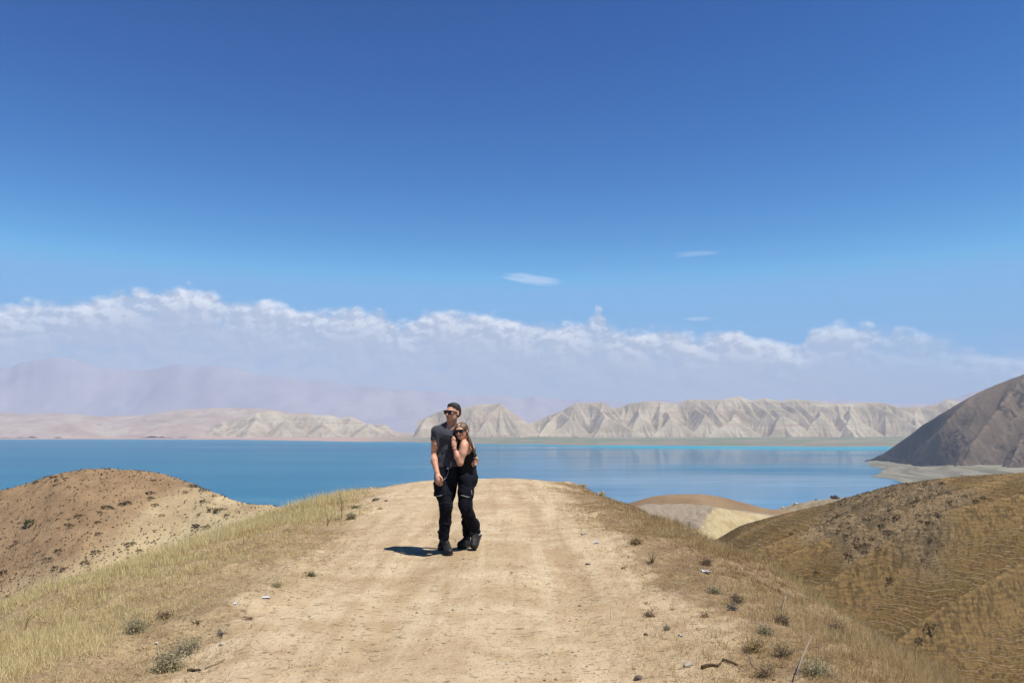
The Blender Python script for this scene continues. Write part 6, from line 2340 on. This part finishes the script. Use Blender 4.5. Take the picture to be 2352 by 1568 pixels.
def cover(name, G, idx, smin, smax, m, label, seed, nl=9):
    """many small low tufts as one cover"""
    rr_ = np.random.default_rng(seed)
    base = np.stack([G[0][idx[:, 0], idx[:, 1]], G[1][idx[:, 0], idx[:, 1]], G[2][idx[:, 0], idx[:, 1]]], -1)
    base[:, :2] += rr_.uniform(-0.15, 0.15, (len(base), 2))
    n = len(base)
    sz = np.exp(rr_.uniform(math.log(smin), math.log(smax), n))
    d = rr_.normal(0, 1, (n, nl, 3))
    d[..., 2] = np.abs(d[..., 2]) + 0.25
    d /= np.linalg.norm(d, axis=2, keepdims=True)
    a = np.cross(d, rr_.normal(0, 1, (n, nl, 3)))
    a /= np.linalg.norm(a, axis=2, keepdims=True)
    c = d * 0.25
    V = np.stack([c - a * 0.32, c + a * 0.32, d * rr_.uniform(0.8, 1.2, (n, nl, 1))], 2)
    V = V * sz[:, None, None, None] + base[:, None, None]
    V = V.reshape(-1, 3)
    me = raw_mesh(name, V, tris=np.arange(len(V)).reshape(-1, 3))
    add_attr(me, 'tone', np.clip(np.repeat(rr_.uniform(0.1, 0.9, n), nl * 3) + np.tile([-.1, -.1, .1], n * nl), 0, 1))
    return tag(link(name, me, m), label, None, None, 'stuff')


cover('low_scrub', LH, cand[170:4200], 0.05, 0.14, m_dshrub, "small dark tufts peppering the bare left hill", 61)
m_hillgrass = straw_mat('hill_grass', [(0.105, 0.072, 0.032), (0.160, 0.110, 0.048), (0.225, 0.157, 0.070), (0.30, 0.215, 0.10)])
UVR = proj_grid(RH)
GR = "dark shrubs on the eroded patch of the right hill"
LR = "dark shrub among many on the stony patch of the grassy right hill"
big_ = [(2189, 1261), (2183, 1265), (2120, 1269), (2101, 1284), (2208, 1295), (2264, 1274), (2304, 1265), (2331, 1259), (2132, 1313), (2090, 1315), (2231, 1234),
        (2270, 1315), (2150, 1280), (2170, 1300), (2240, 1255), (2290, 1258), (2143, 1338), (2160, 1268), (2350, 1245), (2380, 1225), (2400, 1215), (2320, 1222),
        (2073, 1360), (2110, 1350), (2195, 1315)]
for S in big_:
    put_shrub(spot(RH, UVR, S), random.uniform(0.28, 0.5), LR, GR)
put_shrub(spot(RH, UVR, (2092, 1332)), 0.62, "largest dark green shrub, low on the right hill's stony patch")
put_shrub(spot(RH, UVR, (2170, 1417)), 0.48, "lone dark shrub below the stony patch of the right hill")
put_shrub(spot(RH, UVR, (1992, 1396)), 0.36, "lone dark shrub at the left foot of the right hill")
put_shrub(spot(RH, UVR, (1933, 1305)), 0.36, "lone dark shrub on the upper left spur of the right hill")
put_shrub(spot(RH, UVR, (2268, 1530)), 0.62, "dark shrub clump low on the right hill near the photo's bottom right corner")
put_shrub(spot(RH, UVR, (2243, 1562)), 0.46, "smaller dark shrub below the clump in the right hill's lowest gully")
inb = (bare > 0.5) & (UVR[0] > 1700) & (UVR[0] < 2400) & (RH[1] < 118)
cb = np.argwhere(inb)
cb = cb[rr2.permutation(len(cb))]
for k in cb[:130]:
    p_ = Vector((float(RH[0][tuple(k)]), float(RH[1][tuple(k)]), float(RH[2][tuple(k)])))
    put_shrub(p_, float(np.clip(rr2.lognormal(-1.55, 0.35), 0.12, 0.36)), LR, GR)
vr = (UVR[0] > 1600) & (UVR[0] < 2420) & (UVR[1] < 1580) & (RH[1] > 40) & (RH[1] < 121) & (tuft > 0.50)
cr_ = np.argwhere(vr)
cr_ = cr_[rr2.permutation(len(cr_))]
cover('dry_grass', RH, cr_[:9000], 0.05, 0.11, m_hillgrass, "brown grass tufts covering the terraced right hill", 62, 6)
cover('low_scrub', RH, cb[130:1900], 0.06, 0.17, m_dshrub, "small dark tufts on the stony patch of the right hill", 63)

# boulders on the spit above the water
UVS = proj_grid(SPIT)
m_bld = plain("brown_boulder", (0.075, 0.055, 0.042), 0.9, 0.2, 0.3, 1.2, 0.3)
m_bldl = plain("pale_boulder", (0.44, 0.38, 0.30), 0.9, 0.2, 0.25, 1.2, 0.3)


def boulder(S, label, size, m, seed, rz=0.0):
    o = link('boulder', stone_mesh('boulder', size, seed, 3), m, None, spot(SPIT, UVS, S) + Vector((0, 0, size[2] * 0.35)))
    o.rotation_euler = (0, 0.12, rz)
    tag(o, label, 'boulder')


boulder((2040, 1216), "long dark brown rock on the skyline of the stony spit by the water", (1.75, 0.9, 0.85), m_bld, 12)
boulder((2031, 1214), "short dark rock at the left end of the long brown rock", (0.55, 0.6, 0.75), m_bld, 13)
boulder((1944, 1231), "pale boulder with a dark shadow halfway down the stony spit", (0.75, 0.7, 0.6), m_bldl, 14)
boulder((1911, 1237), "small white boulder at the lower tip of the stony spit", (0.45, 0.4, 0.4), m_bldl, 15)
boulder((1992, 1221), "small dark boulder on the spit's skyline left of the long rock", (0.5, 0.4, 0.35), m_bld, 16)
# ================================================================== the air
m_hz = bpy.data.materials.new("haze_air")
m_hz.use_nodes = True
nt = m_hz.node_tree
nt.nodes.clear()
pv = nt.nodes.new('ShaderNodeVolumePrincipled')
pv.inputs['Color'].default_value = (0.552, 0.615, 0.748, 1)
pv.inputs['Density'].default_value = 0.88e-4
pv.inputs['Anisotropy'].default_value = 0.0
om = nt.nodes.new('ShaderNodeOutputMaterial')
nt.links.new(pv.outputs[0], om.inputs['Volume'])
zmax = max((o.matrix_world @ Vector(c))[2] for o in scene.objects if o.type == 'MESH' for c in o.bound_box)
zmin = min((o.matrix_world @ Vector(c))[2] for o in scene.objects if o.type == 'MESH' for c in o.bound_box)
x0, x1, y0, y1, z0, z1 = -16000, 16000, -400, 15500, zmin - 1.0, zmax + 8
Vb = [(x, y, z) for x in (x0, x1) for y in (y0, y1) for z in (z0, z1)]
me = raw_mesh("haze", Vb, quads=[(0, 1, 3, 2), (4, 6, 7, 5), (0, 4, 5, 1), (2, 3, 7, 6), (0, 2, 6, 4), (1, 5, 7, 3)], smooth=False)
tag(link("haze", me, m_hz), kind='stuff')
print("haze box", z0, z1)
